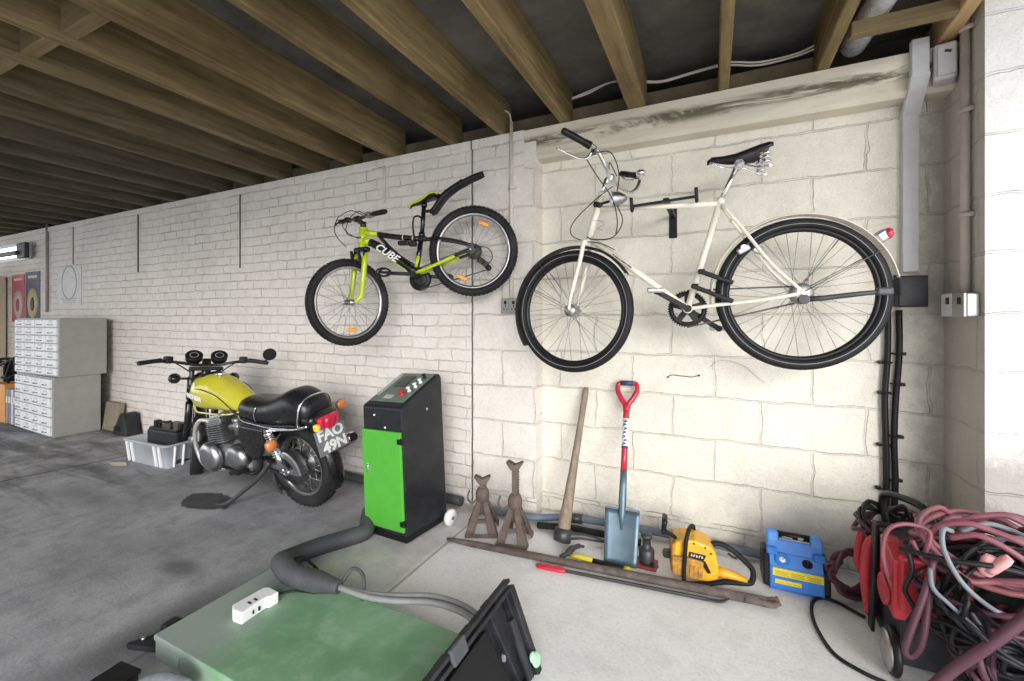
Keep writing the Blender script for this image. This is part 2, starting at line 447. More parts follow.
M['wall_brick'] = wall_mat('wall_painted_masonry', 'X', -1.55, bricks=XC, tint=(.86, .80, .735))
M['wall_block'] = wall_mat("wall_painted_block", "X", .241, tint=(.86, .81, .705), grime=.90)
M['wall_side'] = wall_mat('wall_side_block', 'Y', .1, tint=(.5, .46, .41))
M['wall_pier'] = wall_mat('wall_pier_block', 'X', .2, tint=(.84, .82, .79), lowdark=.78)

def floor_mat():
    g = N('concrete_floor')
    ge = g.n('ShaderNodeNewGeometry'); sp = g.n('ShaderNodeSeparateXYZ'); P = ge.outputs['Position']; g.l(P, sp.inputs[0])
    X, Y = sp.outputs['X'], sp.outputs['Y']
    n1 = g.noise(1.3, 7, .62, P); n2 = g.noise(7, 6, .68, P); n3 = g.noise(60, 4, .7, P)
    dark = g.ramp(n1, [(.3, (.24, .24, .25)), (.5, (.35, .35, .368)), (.7, (.46, .46, .478))])
    dark = g.mix(g.math('MULTIPLY', g.ramp(n2, [(.46, 0.0), (.68, 1.0)]), .45), dark, (.15, .15, .15, 1))
    dark = g.mix(1.0, dark, g.ramp(g.noise(95, 4, .75, P), [(.3, .78), (.5, 1.0), (.7, 1.18)]), 'MULTIPLY')
    dry = g.math('MULTIPLY', g.ramp(g.noise(2.6, 6, .7, P), [(.5, 0.0), (.58, 1.0)]), g.math('SUBTRACT', 1.0, g.smooth(X, -6.2, -4.6)))
    dark = g.mix(g.math('MULTIPLY', dry, .7), dark, (.55, .54, .53, 1))
    # long sweep of tyre rubber and old spills towards the far end
    mp = g.n('ShaderNodeMapping'); mp.inputs['Scale'].default_value = (.45, 2.4, 1); mp.inputs['Rotation'].default_value = (0, 0, .1); g.l(P, mp.inputs['Vector'])
    sw = g.math('MULTIPLY', g.ramp(g.noise(1.6, 6, .65, mp.outputs['Vector'], .5), [(.47, 0.0), (.6, 1.0)]), g.math('SUBTRACT', 1.0, g.smooth(X, -4.9, -3.2)))
    dark = g.mix(g.math('MULTIPLY', sw, .72), dark, (.07, .07, .071, 1))
    light = g.ramp(n1, [(.3, (.74, .73, .715)), (.5, (.83, .825, .815)), (.7, (.88, .875, .865))])
    light = g.mix(1.0, light, g.ramp(g.noise(70, 4, .75, P), [(.3, .86), (.5, 1.0), (.7, 1.06)]), 'MULTIPLY')
    light = g.mix(g.math('MULTIPLY', g.ramp(n2, [(.5, 0.0), (.75, 1.0)]), .3), light, (.42, .4, .385, 1))
    mid = g.ramp(n2, [(.3, (.46, .445, .43)), (.55, (.6, .585, .57)), (.75, (.7, .685, .67))])
    wob = g.math('MULTIPLY', g.math('SUBTRACT', g.noise(3.5, 5, .65, P), .5), .16)
    Xw = g.math('ADD', X, wob)
    col = g.mix(g.smooth(Xw, -2.02, -1.86), dark, mid)
    col = g.mix(g.smooth(Xw, -1.46, -1.40), col, light)
    # saw-cut joints either side of the strip
    for x in (-1.42, -2.03):
        j = g.math('SUBTRACT', 1.0, g.smooth(g.math('ABSOLUTE', g.math('SUBTRACT', g.math('ADD', X, g.math('MULTIPLY', wob, .12)), x)), .004, .012))
        col = g.mix(g.math('MULTIPLY', j, .55), col, (.12, .11, .1, 1))
    ca, cb2 = fl(18, 478), fl(96, 462); ln = (cb2 - ca).normalized(); nx, ny = -ln.y, ln.x
    dl = g.math('ABSOLUTE', g.math('ADD', g.math('ADD', g.math('MULTIPLY', g.math('SUBTRACT', X, ca.x), nx), g.math('MULTIPLY', g.math('SUBTRACT', Y, ca.y), ny)), g.math('MULTIPLY', wob, .25)))
    ck = g.math('MULTIPLY', g.math('SUBTRACT', 1.0, g.smooth(dl, .008, .025)), g.math('SUBTRACT', 1.0, g.smooth(X, cb2.x - .1, cb2.x + .3)))
    col = g.mix(g.math('MULTIPLY', ck, .8), col, (.04, .04, .04, 1))
    # oil spot and soft dark patches
    def spot(x, y, rx, ry, amt, edge=.35, c=(.035, .036, .037, 1)):
        dx = g.math('DIVIDE', g.math('SUBTRACT', X, x), rx); dy = g.math('DIVIDE', g.math('SUBTRACT', Y, y), ry)
        d = g.math('ADD', g.math('SQRT', g.math('ADD', g.math('MULTIPLY', dx, dx), g.math('MULTIPLY', dy, dy))), g.math('MULTIPLY', g.math('SUBTRACT', n2, .5), .8))
        m = g.math('SUBTRACT', 1.0, g.smooth(d, 1 - edge, 1.0))
        return g.math('MULTIPLY', m, amt), c
    for a in (SPOTS):
        m, c = spot(*a); col = g.mix(m, col, c)
    speck = g.ramp(g.noise(45, 3, .6, P), [(.68, 0.0), (.78, 1.0)])
    col = g.mix(g.math('MULTIPLY', speck, .35), col, (.2, .19, .18, 1))
    r = g.ramp(n2, [(.3, .62), (.7, .85)])
    h = g.math('ADD', g.math('MULTIPLY', n2, .6), g.math('MULTIPLY', n3, .35))
    return g.set(col=col, rough=r, spec=.35, normal=g.bump(h, .5, .008))
_s = fl(207, 501); _t = fl(180, 568); _u = fl(265, 478); _q = fl(100, 640)
SPOTS = [(_s.x, _s.y, .23, .13, .88, .12), (_t.x, _t.y, .2, .1, .6, .8), (_u.x, _u.y, .75, .3, .7, .9), (-2.16, 1.0, .18, .62, .6, .9), (_t.x - 1.6, _t.y + .2, .7, .16, .35, .9),
         (-1.0, 2.55, 1.2, .16, .45, .9, (.16, .14, .13, 1))]
M['floor'] = floor_mat()

# floor and the yard outside it
mb = MB(); mb.box((-4.5, -4.0, -.05), (19, 13.6, .1)); struct(mb.build('floor', M['floor']))

# back wall: brick part with pilaster, recessed block part, concrete lintel
mb = MB(); mb.box(((-14 + XP) / 2, Y1 + .15, TOP / 2), (XP + 14, .3, TOP)); struct(mb.build('wall_back', M['wall_brick']))
mb = MB(); mb.box(((XP + 1.0) / 2 + .3, Y2 + .12, 1.2), (1.0 - XP + .6, .24, 2.4)); struct(mb.build('wall_back_recess', M['wall_block']))
def beam_mat():
    g = N('stained_concrete'); ge = g.n('ShaderNodeNewGeometry'); P = ge.outputs['Position']; sp = g.n('ShaderNodeSeparateXYZ'); g.l(P, sp.inputs[0])
    mp = g.n('ShaderNodeMapping'); mp.inputs['Scale'].default_value = (.5, 1, 2.5); g.l(P, mp.inputs['Vector'])
    n = g.noise(3, 7, .68, mp.outputs['Vector'], .4)
    c = g.ramp(n, [(.3, (.58, .52, .42)), (.6, (.74, .68, .56))])
    m = g.math('MULTIPLY', g.smooth(sp.outputs['Z'], 2.43, 2.48), g.math('SUBTRACT', 1.0, g.smooth(sp.outputs['Z'], 2.50, 2.535)))
    m2 = g.math('MULTIPLY', m, g.ramp(g.noise(4, 7, .75, mp.outputs['Vector'], .8), [(.45, 0.0), (.56, 1.0)]))
    c = g.mix(g.math('MULTIPLY', m2, .9), c, (.10, .085, .055, 1))
    m3 = g.ramp(g.noise(2, 6, .7, mp.outputs['Vector']), [(.52, 0.0), (.7, 1.0)])
    c = g.mix(g.math('MULTIPLY', m3, .4), c, (.42, .36, .26, 1))
    return g.set(col=c, rough=.8, spec=.2, normal=g.bump(n, .6, .01))
M['beam'] = beam_mat()
mb = MB()
mb.prism([(Y1, TOP), (Y1 - .012, TOP - .004), (Y1 - .012, TOP - .075), (Y1 + .012, TOP - .085), (Y1 + .012, TOP - .175), (Y1 + .03, TOP - .195), (Y2 + .2, TOP - .195), (Y2 + .2, TOP)], XP - .08, 1.6, 'yz')
struct(mb.build('trim_1', M['beam']))
# right-hand pier: darker inner face and paler front
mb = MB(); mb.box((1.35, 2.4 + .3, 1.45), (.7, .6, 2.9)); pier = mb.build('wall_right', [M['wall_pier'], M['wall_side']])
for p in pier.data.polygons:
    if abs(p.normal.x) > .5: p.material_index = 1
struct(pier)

# boards over the joists, soot-dark, and a near-black sheet painted for the shade behind the wall head
M['ceiling'] = mat('ceiling_board', (.135, .125, .11), .8, var=.3, scale=3, dirt=(.03, .028, .025), damt=.5, dscale=2)
mb = MB(); mb.box((-5.9, .8, 2.835), (16.2, 4.4, .05)); struct(mb.build('ceiling', M['ceiling']))
M['void'] = mat('void_shade', (.05, .045, .04), .9)
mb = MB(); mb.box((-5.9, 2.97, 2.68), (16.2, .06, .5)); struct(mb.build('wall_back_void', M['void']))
M['plate'] = mat('sooty_timber', (.17, .135, .085), .85, var=.3, scale=5, dirt=(.07, .055, .035), damt=.45, dscale=3)
mb = MB(); mb.box((-6.75, Y1 + .11, TOP + .06), (14.5, .05, .12)); struct(mb.build('trim_2', M['plate']))

# ---- joists, each its own timber
JX = [.052, -.415, -.869, -1.31, -1.712, -2.25, -2.69, -3.065, -3.55, -3.955, -4.43, -4.845, -5.26, -5.755, -6.155]
x = -6.155
while x > -10.4:
    x -= .46; JX.append(round(x, 3))
JL = {0: 'yellowish timber joist over the saddle of the cream bicycle',
      1: 'broad pale timber joist over the frame of the cream bicycle',
      2: 'timber joist above the handlebars of the cream bicycle, white cable passing behind its end',
      3: 'brown-sided timber joist ending beside the looped white cable above the conduit',
      4: 'brown timber joist ending above the mudguard of the small green bicycle',
      5: 'broad gnarled timber joist ending above the saddle of the small green bicycle',
      6: 'greyish timber joist between the nearest and the middle cross block',
      7: 'greyish timber joist between the middle and the farthest cross block'}
def joist(X, label, m, group='ceiling joists', y0=-1.35, y1=2.70, w=.052, h=.23, z=TOP):
    rnd = random.Random(int(X * 1000))
    mb = MB(); n = 7; rings = []
    for i in range(n + 1):
        y = y0 + (y1 - y0) * i / n; dx = rnd.uniform(-.004, .004); dz = rnd.uniform(-.003, .003) if 0 < i < n else 0
        b = .006
        rings.append([(X - w / 2 + b + dx, y, z + dz), (X + w / 2 - b + dx, y, z + dz), (X + w / 2 + dx, y, z + dz + b), (X + w / 2 + dx, y, z + h), (X - w / 2 + dx, y, z + h), (X - w / 2 + dx, y, z + dz + b)])
    mb.loft(rings, smooth=False)
    return tag(mb.build('ceiling_joist', m), label, 'joist', group)
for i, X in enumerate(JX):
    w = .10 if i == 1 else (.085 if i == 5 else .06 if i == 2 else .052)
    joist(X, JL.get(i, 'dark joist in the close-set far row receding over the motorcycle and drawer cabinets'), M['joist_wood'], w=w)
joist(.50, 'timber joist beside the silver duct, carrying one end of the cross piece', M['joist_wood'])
# pale newer timber next to the pier, cut square
mb = MB(); mb.bar((.955, 2.66, TOP + .07), (.80, .6, TOP + .07), .055, .14, bev=.004)
tag(mb.build('ceiling_joist', M['pale_wood']), 'fresh pale timber with a cut end up beside the right-hand pier', 'joist', 'ceiling joists')
mb = MB(); mb.box((.73, 2.37, TOP + .03), (.36, .05, .06), bev=.004)
tag(mb.build('nogging', M['cross_wood']), 'short cross timber passing under the silver duct', 'timber', 'cross blocks between joists')
for k, (a, b) in enumerate(((-2.69, -2.25), (-3.065, -2.69), (-3.55, -3.065))):
    mb = MB(); mb.box(((a + b) / 2, .90 - .02 * k, TOP + .11), (b - a - .05, .06, .15), bev=.005)
    tag(mb.build('nogging', M['cross_wood']), ('cross block between joists, the one nearest the top edge of the photo', 'cross block between joists, middle one of the dusty row', 'cross block between joists, farthest of the dusty row at the left edge')[k], 'timber', 'cross blocks between joists')

# ---- silver flexible duct above the right-hand bay
mb = MB(); P0, P1 = at(850, 58, 2.70), at(886, -6, 2.35); d = (V((.72, 1.2, 2.712)) - V((.64, 2.72, 2.712)))
prof = []
L = d.length; nr = 60
for i in range(nr * 2 + 1): prof.append((.052 + (.005 if i % 2 else 0), L * i / (nr * 2)))
mb.lathe(prof, (.64, 2.72, 2.712), d, 24)
tag(mb.build('flexible_duct', M['silver_foil']), 'silver ribbed flexible duct between the right-hand joists', 'duct')

# ---- far end window and its opening (daylight)
w0, w1 = at(-8, 262, Y1), at(31, 245, Y1)
z0, z1 = w0.z, w1.z
mb = MB(); mb.box((w0.x / 2 + w1.x / 2 - .4, Y1 - .006, (z0 + z1) / 2), (w1.x - w0.x + .8, .012, z1 - z0)); win = struct(mb.build('window_1', M['window_day']))
mb = MB()
for zz in (z0 - .02, z1 + .02): mb.box((w0.x / 2 + w1.x / 2 - .4, Y1 - .02, zz), (w1.x - w0.x + .88, .04, .05))
mb.box((w1.x + .02, Y1 - .02, (z0 + z1) / 2), (.05, .04, z1 - z0 + .08))
mb.build('window_frame', M['drawer_white'], win)
# slightly proud top course along the brick part
mb = MB(); n = 40; x0, x1 = -12.0, XP - .08; rings = []
rnd_ = random.Random(11)
for i in range(n + 1):
    x = x0 + (x1 - x0) * i / n; d = rnd_.uniform(-.003, .003)
    rings.append([(x, Y1 + .02, TOP - .062 + d), (x, Y1 - .012 + d, TOP - .060 + d), (x, Y1 - .016 + d, TOP - .052 + d), (x, Y1 - .014, TOP + .001), (x, Y1 + .02, TOP + .001)])
mb.loft(rings, smooth=False); struct(mb.build('trim_3', M['wall_brick']))


# unseen roof and wall behind on the left, added to dim the left side
mb = MB(); mb.box((-5.2, -4.2, 2.835), (5.6, 5.6, .05)); struct(mb.build('ceiling_blocker', M['ceiling']))
mb = MB(); mb.box((-5.2, -7.05, 1.43), (5.6, .2, 2.86)); struct(mb.build('wall_blocker', M['wall_pier']))
# ================================================================== BICYCLES
def wheel(root, Mx, R, tw, rim_mat, tyre_mat, nspk, hub_r, hub_w, spoke_mat, knobs=False, stripe=None, reflectors=(), sector=0.0):
    """a spoked wheel turning about local Y: rim, and on it tyre, hub, every spoke, reflectors"""
    rr = R - tw * .95                       # tyre seat
    mb = MB(); mb.ring([(-.004, -.012), (.004, -.013), (.006, -.010), (.006, .010), (.004, .013), (-.004, .012), (-.013, .006), (-.013, -.006)], rr - .006, 64)
    w = mb.build('wheel', rim_mat, root); w.matrix_local = Mx
    mb = MB()
    prof = [(tw * .5 + tw * .5 * math.cos(a), tw * .5 * math.sin(a)) for a in [2 * PI * i / 14 for i in range(14)]]
    mb.ring(prof, rr - .004, 72)
    if knobs:
        for i in range(64):
            a = 2 * PI * i / 64
            for s_, da in ((-.55, 0), (.55, 0), (-.2, .5), (.2, .5)):
                b = a + da * 2 * PI / 64
                Xm = Matrix.Rotation(-b, 4, 'Y')
                mb.box((rr - .004 + tw * (.5 + .5 * math.cos(s_ * 1.1)), s_ * tw * .62, 0), (.008, tw * .22, .013), rot=(0, 0, s_ * .5), X=Xm)
    mats = [tyre_mat]
    if stripe:
        for sg in (-1, 1):
            mb.cur = 1
            mb.ring([(.0015, -.0015), (.0015, .0015), (-.0015, .0015), (-.0015, -.0015)], rr + tw * .32, 72, o=(0, sg * tw * .47, 0))
        mats.append(stripe)
    mb.build('tyre', mats, w)
    mb = MB()
    mb.lathe([(.006, -hub_w * .75), (.006, -hub_w * .55), (hub_r * .6, -hub_w * .54), (hub_r, -hub_w * .45), (hub_r, -hub_w * .38), (hub_r * .6, -hub_w * .3), (hub_r * .6, hub_w * .3), (hub_r, hub_w * .38), (hub_r, hub_w * .45), (hub_r * .6, hub_w * .54), (.006, hub_w * .55), (.006, hub_w * .75)], ax=(0, 1, 0), n=24)
    mb.build('hub', M['alloy'], w)
    first = {}
    for i in range(nspk):
        sd = 1 if i % 2 else -1; lead = 1 if (i // 2) % 2 else -1
        if (sd, lead) not in first:
            mb = MB(); a = lead * 1.15
            mb.tube([(hub_r * .85 * math.cos(a), sd * hub_w * .42, hub_r * .85 * math.sin(a)), (rr - .012, sd * .003, 0)], .0012, 5)
            o = mb.build('spoke', spoke_mat, w); first[(sd, lead)] = o
        else:
            o = dup(first[(sd, lead)], w)
        o.matrix_local = Matrix.Rotation(2 * PI * i / nspk, 4, 'Y')
    for ang, yy in reflectors:
        mb = MB(); mb.box((0, 0, 0), (.026, .012, .072), bev=.005)
        o = mb.build('reflector', M['amber'], w)
        o.matrix_local = Matrix.Rotation(-ang, 4, 'Y') @ Matrix.Translation((rr * .76, yy, 0))
    return w

def steer_mx(p, axis, ang):
    return Matrix.Translation(V(p)) @ Matrix.Rotation(ang, 4, V(axis)) @ Matrix.Translation(-V(p))

# ---------------------------------------------------------------- cream town bicycle
ZB = 1.0
def cream_bike():
    root = thing('bicycle', 'cream town bicycle with black saddle and full mudguards, hung on the block wall', 'bicycle', (-.717, 2.32, ZB), math.radians(4.3))
    T = Matrix.Translation((0, 0, -ZB))
    hb, ht = V((.087, 0, 1.755)), V((.160, 0, 2.0)); bb = V((.597, 0, 1.372)); sc = V((.747, 0, 1.905)); rh = V((1.082, 0, 1.438))
    St = steer_mx(hb, ht - hb, math.radians(-11))
    mb = MB(T)
    mb.cyl(hb - (ht - hb) * .03, ht, .0185); mb.cyl(hb - (ht - hb) * .05, hb + (ht - hb) * .03, .022); mb.cyl(ht - (ht - hb) * .04, ht + (ht - hb) * .04, .022)
    mb.cyl((.152, 0, 1.925), (.742, 0, 1.897), .0145); mb.cyl((.095, 0, 1.765), bb, .0175); mb.cyl(bb, sc + (sc - bb) * .03, .0155)
    mb.cyl(bb - V((0, .036, 0)), bb + V((0, .036, 0)), .023)
    mb.cyl(sc - (sc - bb) * .02, sc + (sc - bb) * .035, .019)
    for s_ in (-1, 1):
        mb.tube(cr([bb + V((.01, .022 * s_, 0)), (.72, .035 * s_, 1.388), (.9, .055 * s_, 1.408), rh + V((0, .062 * s_, 0))], 4), .0095)
        mb.tube(cr([sc + V((.008, .016 * s_, -.02)), (.85, .045 * s_, 1.745), (.96, .058 * s_, 1.58), rh + V((0, .062 * s_, .01))], 4), .008)
        mb.box(rh + V((.004, .062 * s_, 0)), (.05, .006, .04), bev=.004)
    mb.cyl((.80, -.05, 1.815), (.80, .05, 1.815), .006)
    mb.build('frame', M['cream_paint'], root)
    # small worn transfer on the down tube
    mb = MB(T)
    for i in range(9):
        t = .26 + i * .022
        p = V((.095, 0, 1.765)).lerp(bb, t)
        mb.box(p + V((0, -.0172, .003)), (.008 + .004 * (i % 3), .002, .007), rot=(0, .66, 0))
    mb.build('transfer', M['steel_dark'], root)
    # fork, front wheel, front mudguard all turned with the steering
    mb = MB(St.copy()); mb.X = T @ St
    for s_ in (-1, 1):
        mb.tube(cr([(.078, .045 * s_, 1.745), (.066, .052 * s_, 1.66), (.04, .056 * s_, 1.55), (.012, .056 * s_, 1.44), (.0, .056 * s_, 1.364)], 5), [.0125] * 8 + [.0115] * 6 + [.009] * 7)
    mb.box((.08, 0, 1.735), (.035, .115, .035), bev=.012)
    mb.build('fork', M['cream_paint'], root)
    wf = wheel(root, T @ St @ Matrix.Translation((0, 0, 1.364)), .345, .05, M['black_plastic'], M['rubber'], 32, .026, .09, M['spoke'], stripe=M['light_hose'], reflectors=())
    mb = MB()
    mb.lathe([(.005, -.05), (.03, -.048), (.036, -.03), (.036, .03), (.03, .048), (.005, .05)], ax=(0, 1, 0), n=24)
    mb.build('dynamo', M['alloy'], wf)
    gprof = [(.022, -.030), (.030, -.012), (.032, 0), (.030, .012), (.022, .030), (.019, .030), (.027, .012), (.029, 0), (.027, -.012), (.019, -.030)]
    mb = MB(T @ St @ Matrix.Translation((0, 0, 1.364))); mb.ring(gprof, .337, 60, a0=math.radians(32), a1=math.radians(214))
    mb.build('mudguard', M['black_plastic'], root)
    wr = wheel(root, T @ Matrix.Translation(rh), .36, .05, M['black_plastic'], M['rubber'], 36, .03, .1, M['spoke'], stripe=M['light_hose'])
    mb = MB(); mb.lathe([(.02, -.062), (.045, -.058), (.05, -.05), (.05, -.03), (.03, -.025)], ax=(0, 1, 0), n=28); mb.build('drum_brake', M['dull_alloy'], wr)
    mb = MB(T @ Matrix.Translation(rh)); mb.ring(gprof, .352, 60, a0=math.radians(10), a1=math.radians(188)); mb.build('mudguard', M['cream_paint'], root)
    mb = MB(T @ Matrix.Translation(rh)); mb.ring([(a * .95, b * .8) for a, b in gprof], .354, 14, a0=math.radians(-2), a1=math.radians(12)); mb.build('mud_flap', M['black_plastic'], root)
    mb = MB(T)
    for s_ in (-1, 1):
        mb.tube([rh + V((.01, .07 * s_, .01)), rh + V((.31, .034 * s_, .19))], .0025, 6)
        mb.tube([rh + V((.005, .07 * s_, .01)), rh + V((.20, .034 * s_, .30))], .0025, 6) if s_ > 0 else None
    mb.build('mudguard_stay', M['spoke'], root)
    mb = MB(T @ St)
    for s_ in (-1, 1): mb.tube([(.0, .062 * s_, 1.364), (-.20, .034 * s_, 1.64)], .0022, 6); mb.tube([(.0, .062 * s_, 1.364), (-.31, .034 * s_, 1.52)], .0022, 6)
    mb.build('mudguard_stay', M['spoke'], root)
    # seat post and sprung saddle
    mb = MB(T); mb.cyl(sc, (.829, 0, 2.085), .0125); mb.cyl((.829, -.03, 2.078), (.829, .03, 2.078), .022); mb.build('seatpost', M['chrome'], root)
    prof = [(.688, .012, 2.133, .016), (.71, .022, 2.147, .022), (.76, .03, 2.145, .026), (.81, .045, 2.147, .03), (.86, .075, 2.156, .034), (.91, .098, 2.166, .036), (.945, .105, 2.172, .04), (.962, .098, 2.172, .034)]
    rings = []
    for x, hw, z, dp in prof:
        ring = []
        for k in range(14):
            a = PI * k / 13
            ring.append((x, hw * math.cos(a), z - dp + dp * 1.15 * max(0.0, math.sin(a)) ** .7))
        for k in range(1, 13):
            a = PI - PI * k / 13
            ring.append((x, hw * .9 * math.cos(a), z - dp - .004 + dp * .85 * max(0.0, math.sin(a)) ** .7))
        rings.append(ring)
    mb = MB(T @ Matrix.Translation((0, 0, -.018))); mb.loft(rings); sad = mb.build('saddle', M['seat_vinyl'], root)
    for s_ in (-1, 1):
        mb = MB(T); pts = []
        for i in range(61):
            a = i / 60 * 2 * PI * 3.5
            pts.append((.935 + .02 * math.cos(a), .065 * s_ + .02 * math.sin(a), 2.042 + .07 * i / 60))
        mb.tube(pts, .0055, 6); mb.build('saddle_spring', M['chrome'], sad)
    mb = MB(T)
    for s_ in (-1, 1): mb.tube(cr([(.70, .01 * s_, 2.107), (.77, .02 * s_, 2.08), (.85, .025 * s_, 2.07), (.91, .045 * s_, 2.045), (.955, .065 * s_, 2.045)], 5), .004, 6)
    mb.build('saddle_rail', M['chrome'], sad)
    # stem, bars
    mb = MB(T); mb.cyl(ht, (.187, 0, 2.085), .0125); mb.tube(cr([(.187, 0, 2.06), (.192, 0, 2.085), (.213, 0, 2.09)], 4), .013); mb.cyl((.213, -.02, 2.087), (.213, .02, 2.087), .02); mb.build('stem', M['chrome'], root)
    bl = cr([(.213, -.01, 2.087), (.205, -.06, 2.094), (.198, -.11, 2.115), (.172, -.17, 2.17), (.150, -.215, 2.19), (.128, -.25, 2.195)], 5)
    br_ = cr([(.213, .01, 2.087), (.228, .05, 2.068), (.255, .10, 2.045), (.30, .15, 2.04), (.335, .19, 2.08), (.345, .21, 2.135), (.325, .225, 2.155)], 5)
    mb = MB(T); mb.tube(bl, .011, 12); mb.tube(br_, .011, 12); bar = mb.build('handlebar', M['chrome'], root)
    for a, b in (((.142, -.235, 2.186), (.022, -.335, 2.242)), ((.330, .222, 2.155), (.225, .30, 2.205))):
        mb = MB(T); a, b = V(a), V(b)
        mb.tube([a.lerp(b, t) for t in (0, .06, .07, .22, .23, .5, .9, .97, 1)], [.02, .021, .019, .0185, .0165, .0175, .0175, .0155, .011], 14)
        mb.build('grip', M['black_plastic'], bar)
    mb = MB(T); mb.tube(cr([(.152, -.20, 2.18), (.12, -.21, 2.135), (.085, -.25, 2.125), (.044, -.30, 2.135), (-.01, -.33, 2.16)], 5), [.008] * 6 + [.006] * 10 + [.004] * 5, 8); mb.box((.155, -.2, 2.165), (.03, .022, .055), bev=.006)
    mb.build('brake_lever', M['chrome'], bar)
    mb = MB(T); mb.tube(cr([(.31, .23, 2.135), (.26, .29, 2.16), (.235, .31, 2.185)], 5), .005, 8); mb.build('brake_lever', M['chrome'], bar)
    mb = MB(T); mb.ball((.353, .195, 2.158), (.03, .03, .022)); mb.cyl((.353, .195, 2.13), (.353, .195, 2.15), .012); mb.build('bell', M['chrome'], bar)
    # cables
    for pts in ([(.15, -.2, 2.16), (.23, -.15, 2.17), (.262, -.08, 2.08), (.245, -.04, 1.95), (.275, -.03, 1.84), (.22, -.03, 1.757), (.12, -.03, 1.755), (.085, -.03, 1.77)],
                [(.115, -.22, 2.135), (.16, -.14, 2.06), (.225, -.08, 1.96), (.25, -.05, 1.85), (.24, -.03, 1.77)],
                [(.215, .03, 2.05), (.13, -.05, 1.96), (.02, -.05, 1.86), (.0, -.05, 1.79), (.06, -.04, 1.75), (.16, -.03, 1.73), (.235, -.02, 1.69)],
                [(.205, -.02, 2.09), (.22, -.12, 2.13), (.255, -.1, 2.06)]):
        mb = MB(T); mb.tube(cr(pts, 8), .0028, 6); mb.build('cable', M['black_cable'], root)
    mb = MB(T); mb.tube(cr([(.12, -.02, 1.86), (.165, -.025, 1.85), (.175, -.025, 1.83), (.145, -.025, 1.815), (.17, -.025, 1.80)], 6), .0013, 5); mb.build('lamp_wire', M['grey_cable'], root)
    # headlamp
    hd = V((.24, -.035, 1.962)); ax = V((-.92, -.28, -.1)).normalized()
    mb = MB(T); mb.lathe([(.0, -.075), (.012, -.073), (.026, -.055), (.036, -.03), (.041, 0), (.041, .008)], hd + ax * .015, ax, 24)
    hl = mb.build('headlamp', M['alloy'], root)
    hl2 = MB(T); hl2.lathe([(.041, .008), (.03, .014), (.0, .018)], hd + ax * .015, ax, 24); hl2.build('lamp_lens', M['white_plastic'], hl)
    mb = MB(T); mb.bar((.135, -.01, 1.945), (.215, -.03, 1.955), .012, .012, bev=.003); mb.box((.14, 0, 1.945), (.045, .055, .03), rot=(0, .28, 0), bev=.008); mb.build('lamp_bracket', M['black_plastic'], root)
    # chainset
    rc = V((bb.x, .045, bb.z))
    mb = MB(T); mb.ring([(.004, -.002), (-.02, -.002), (-.02, .002), (.004, .002)], .088, 48, o=rc)
    for k in range(44):
        a = 2 * PI * k / 44; mb.box(rc + V((.093 * math.cos(a), 0, .093 * math.sin(a))), (.008, .004, .007), rot=(0, -a, 0))
    for k in range(5):
        a = 2 * PI * k / 5 + .3; mb.bar(rc, rc + V((.075 * math.cos(a), 0, .075 * math.sin(a))), .005, .03, up=(-math.sin(a), 0, math.cos(a)), bev=.002)
    mb.build('chainring', M['black_plastic'], root)
    for e, yy in (((.449, -.085, 1.46), -.055), ((.748, .085, 1.27), .06)):
        mb = MB(T); b0 = V((bb.x, yy, bb.z)); e = V(e); mb.bar(b0, e, .014, .026, up=V((.5, 0, .8)), bev=.005); mb.cyl(b0 - V((0, .012, 0)), b0 + V((0, .012, 0)), .018); mb.cyl(e - V((0, .01, 0)), e + V((0, .01, 0)), .016)
        mb.build('crank', M['black_plastic'], root)
        sgn = -1 if yy < 0 else 1
        mb = MB(T); mb.cyl(e, e + V((0, .1 * sgn, 0)), .007); mb.box(e + V((-.028, .065 * sgn, 0)), (.02, .085, .024), bev=.005); mb.box(e + V((.028, .065 * sgn, 0)), (.02, .085, .024), bev=.005); mb.box(e + V((0, .025 * sgn, 0)), (.07, .008, .016), bev=.002); mb.box(e + V((0, .105 * sgn, 0)), (.07, .008, .016), bev=.002)
        mb.build('pedal', M['alloy'], root)
    mb = MB(T)
    mb.bar((bb.x, .045, bb.z + .096), (rh.x, .045, rh.z + .04), .005, .008); mb.bar((bb.x, .045, bb.z - .096), (rh.x, .045, rh.z - .04), .005, .008); mb.torus(.042, .005, 24, 6, o=(rh.x, .045, rh.z), a0=-PI / 2, a1=PI / 2)
    mb.build('chain', M['steel_dark'], root)
    # frame lock straps, tail lamp, prop stand, rear brake block
    mb = MB(T)
    mb.bar((.645, -.05, 1.56), (.80, -.055, 1.495), .03, .022, bev=.006); mb.bar((.612, -.05, 1.488), (.80, -.055, 1.405), .03, .022, bev=.006); mb.bar((.69, -.05, 1.545), (.69, -.05, 1.45), .03, .028, bev=.006)
    mb.bar((.66, .0, 1.558), (.66, -.06, 1.556), .03, .024, bev=.005); mb.bar((.63, .0, 1.486), (.63, -.06, 1.484), .03, .024, bev=.005)
    mb.build('frame_lock', M['black_plastic'], root)
    mb = MB(T); mb.box((1.396, 0, 1.690), (.05, .05, .05), rot=(0, -.65, 0), bev=.012); tl = mb.build('tail_lamp', M['alloy'], root)
    mb = MB(T); mb.ball((1.418, -.005, 1.70), (.02, .028, .026)); mb.build('lamp_lens', M['red_lens'], tl)
    mb = MB(T); mb.tube([(1.085, -.078, 1.41), (1.16, -.08, 1.415), (1.28, -.088, 1.43), (1.39, -.092, 1.441)], [.013, .012, .011, .009], 10, flat=(1, .8)); mb.box((1.375, -.092, 1.44), (.06, .02, .035), bev=.008); mb.cyl((1.085, -.09, 1.41), (1.085, -.06, 1.41), .022)
    mb.build('prop_stand', M['steel_dark'], root)
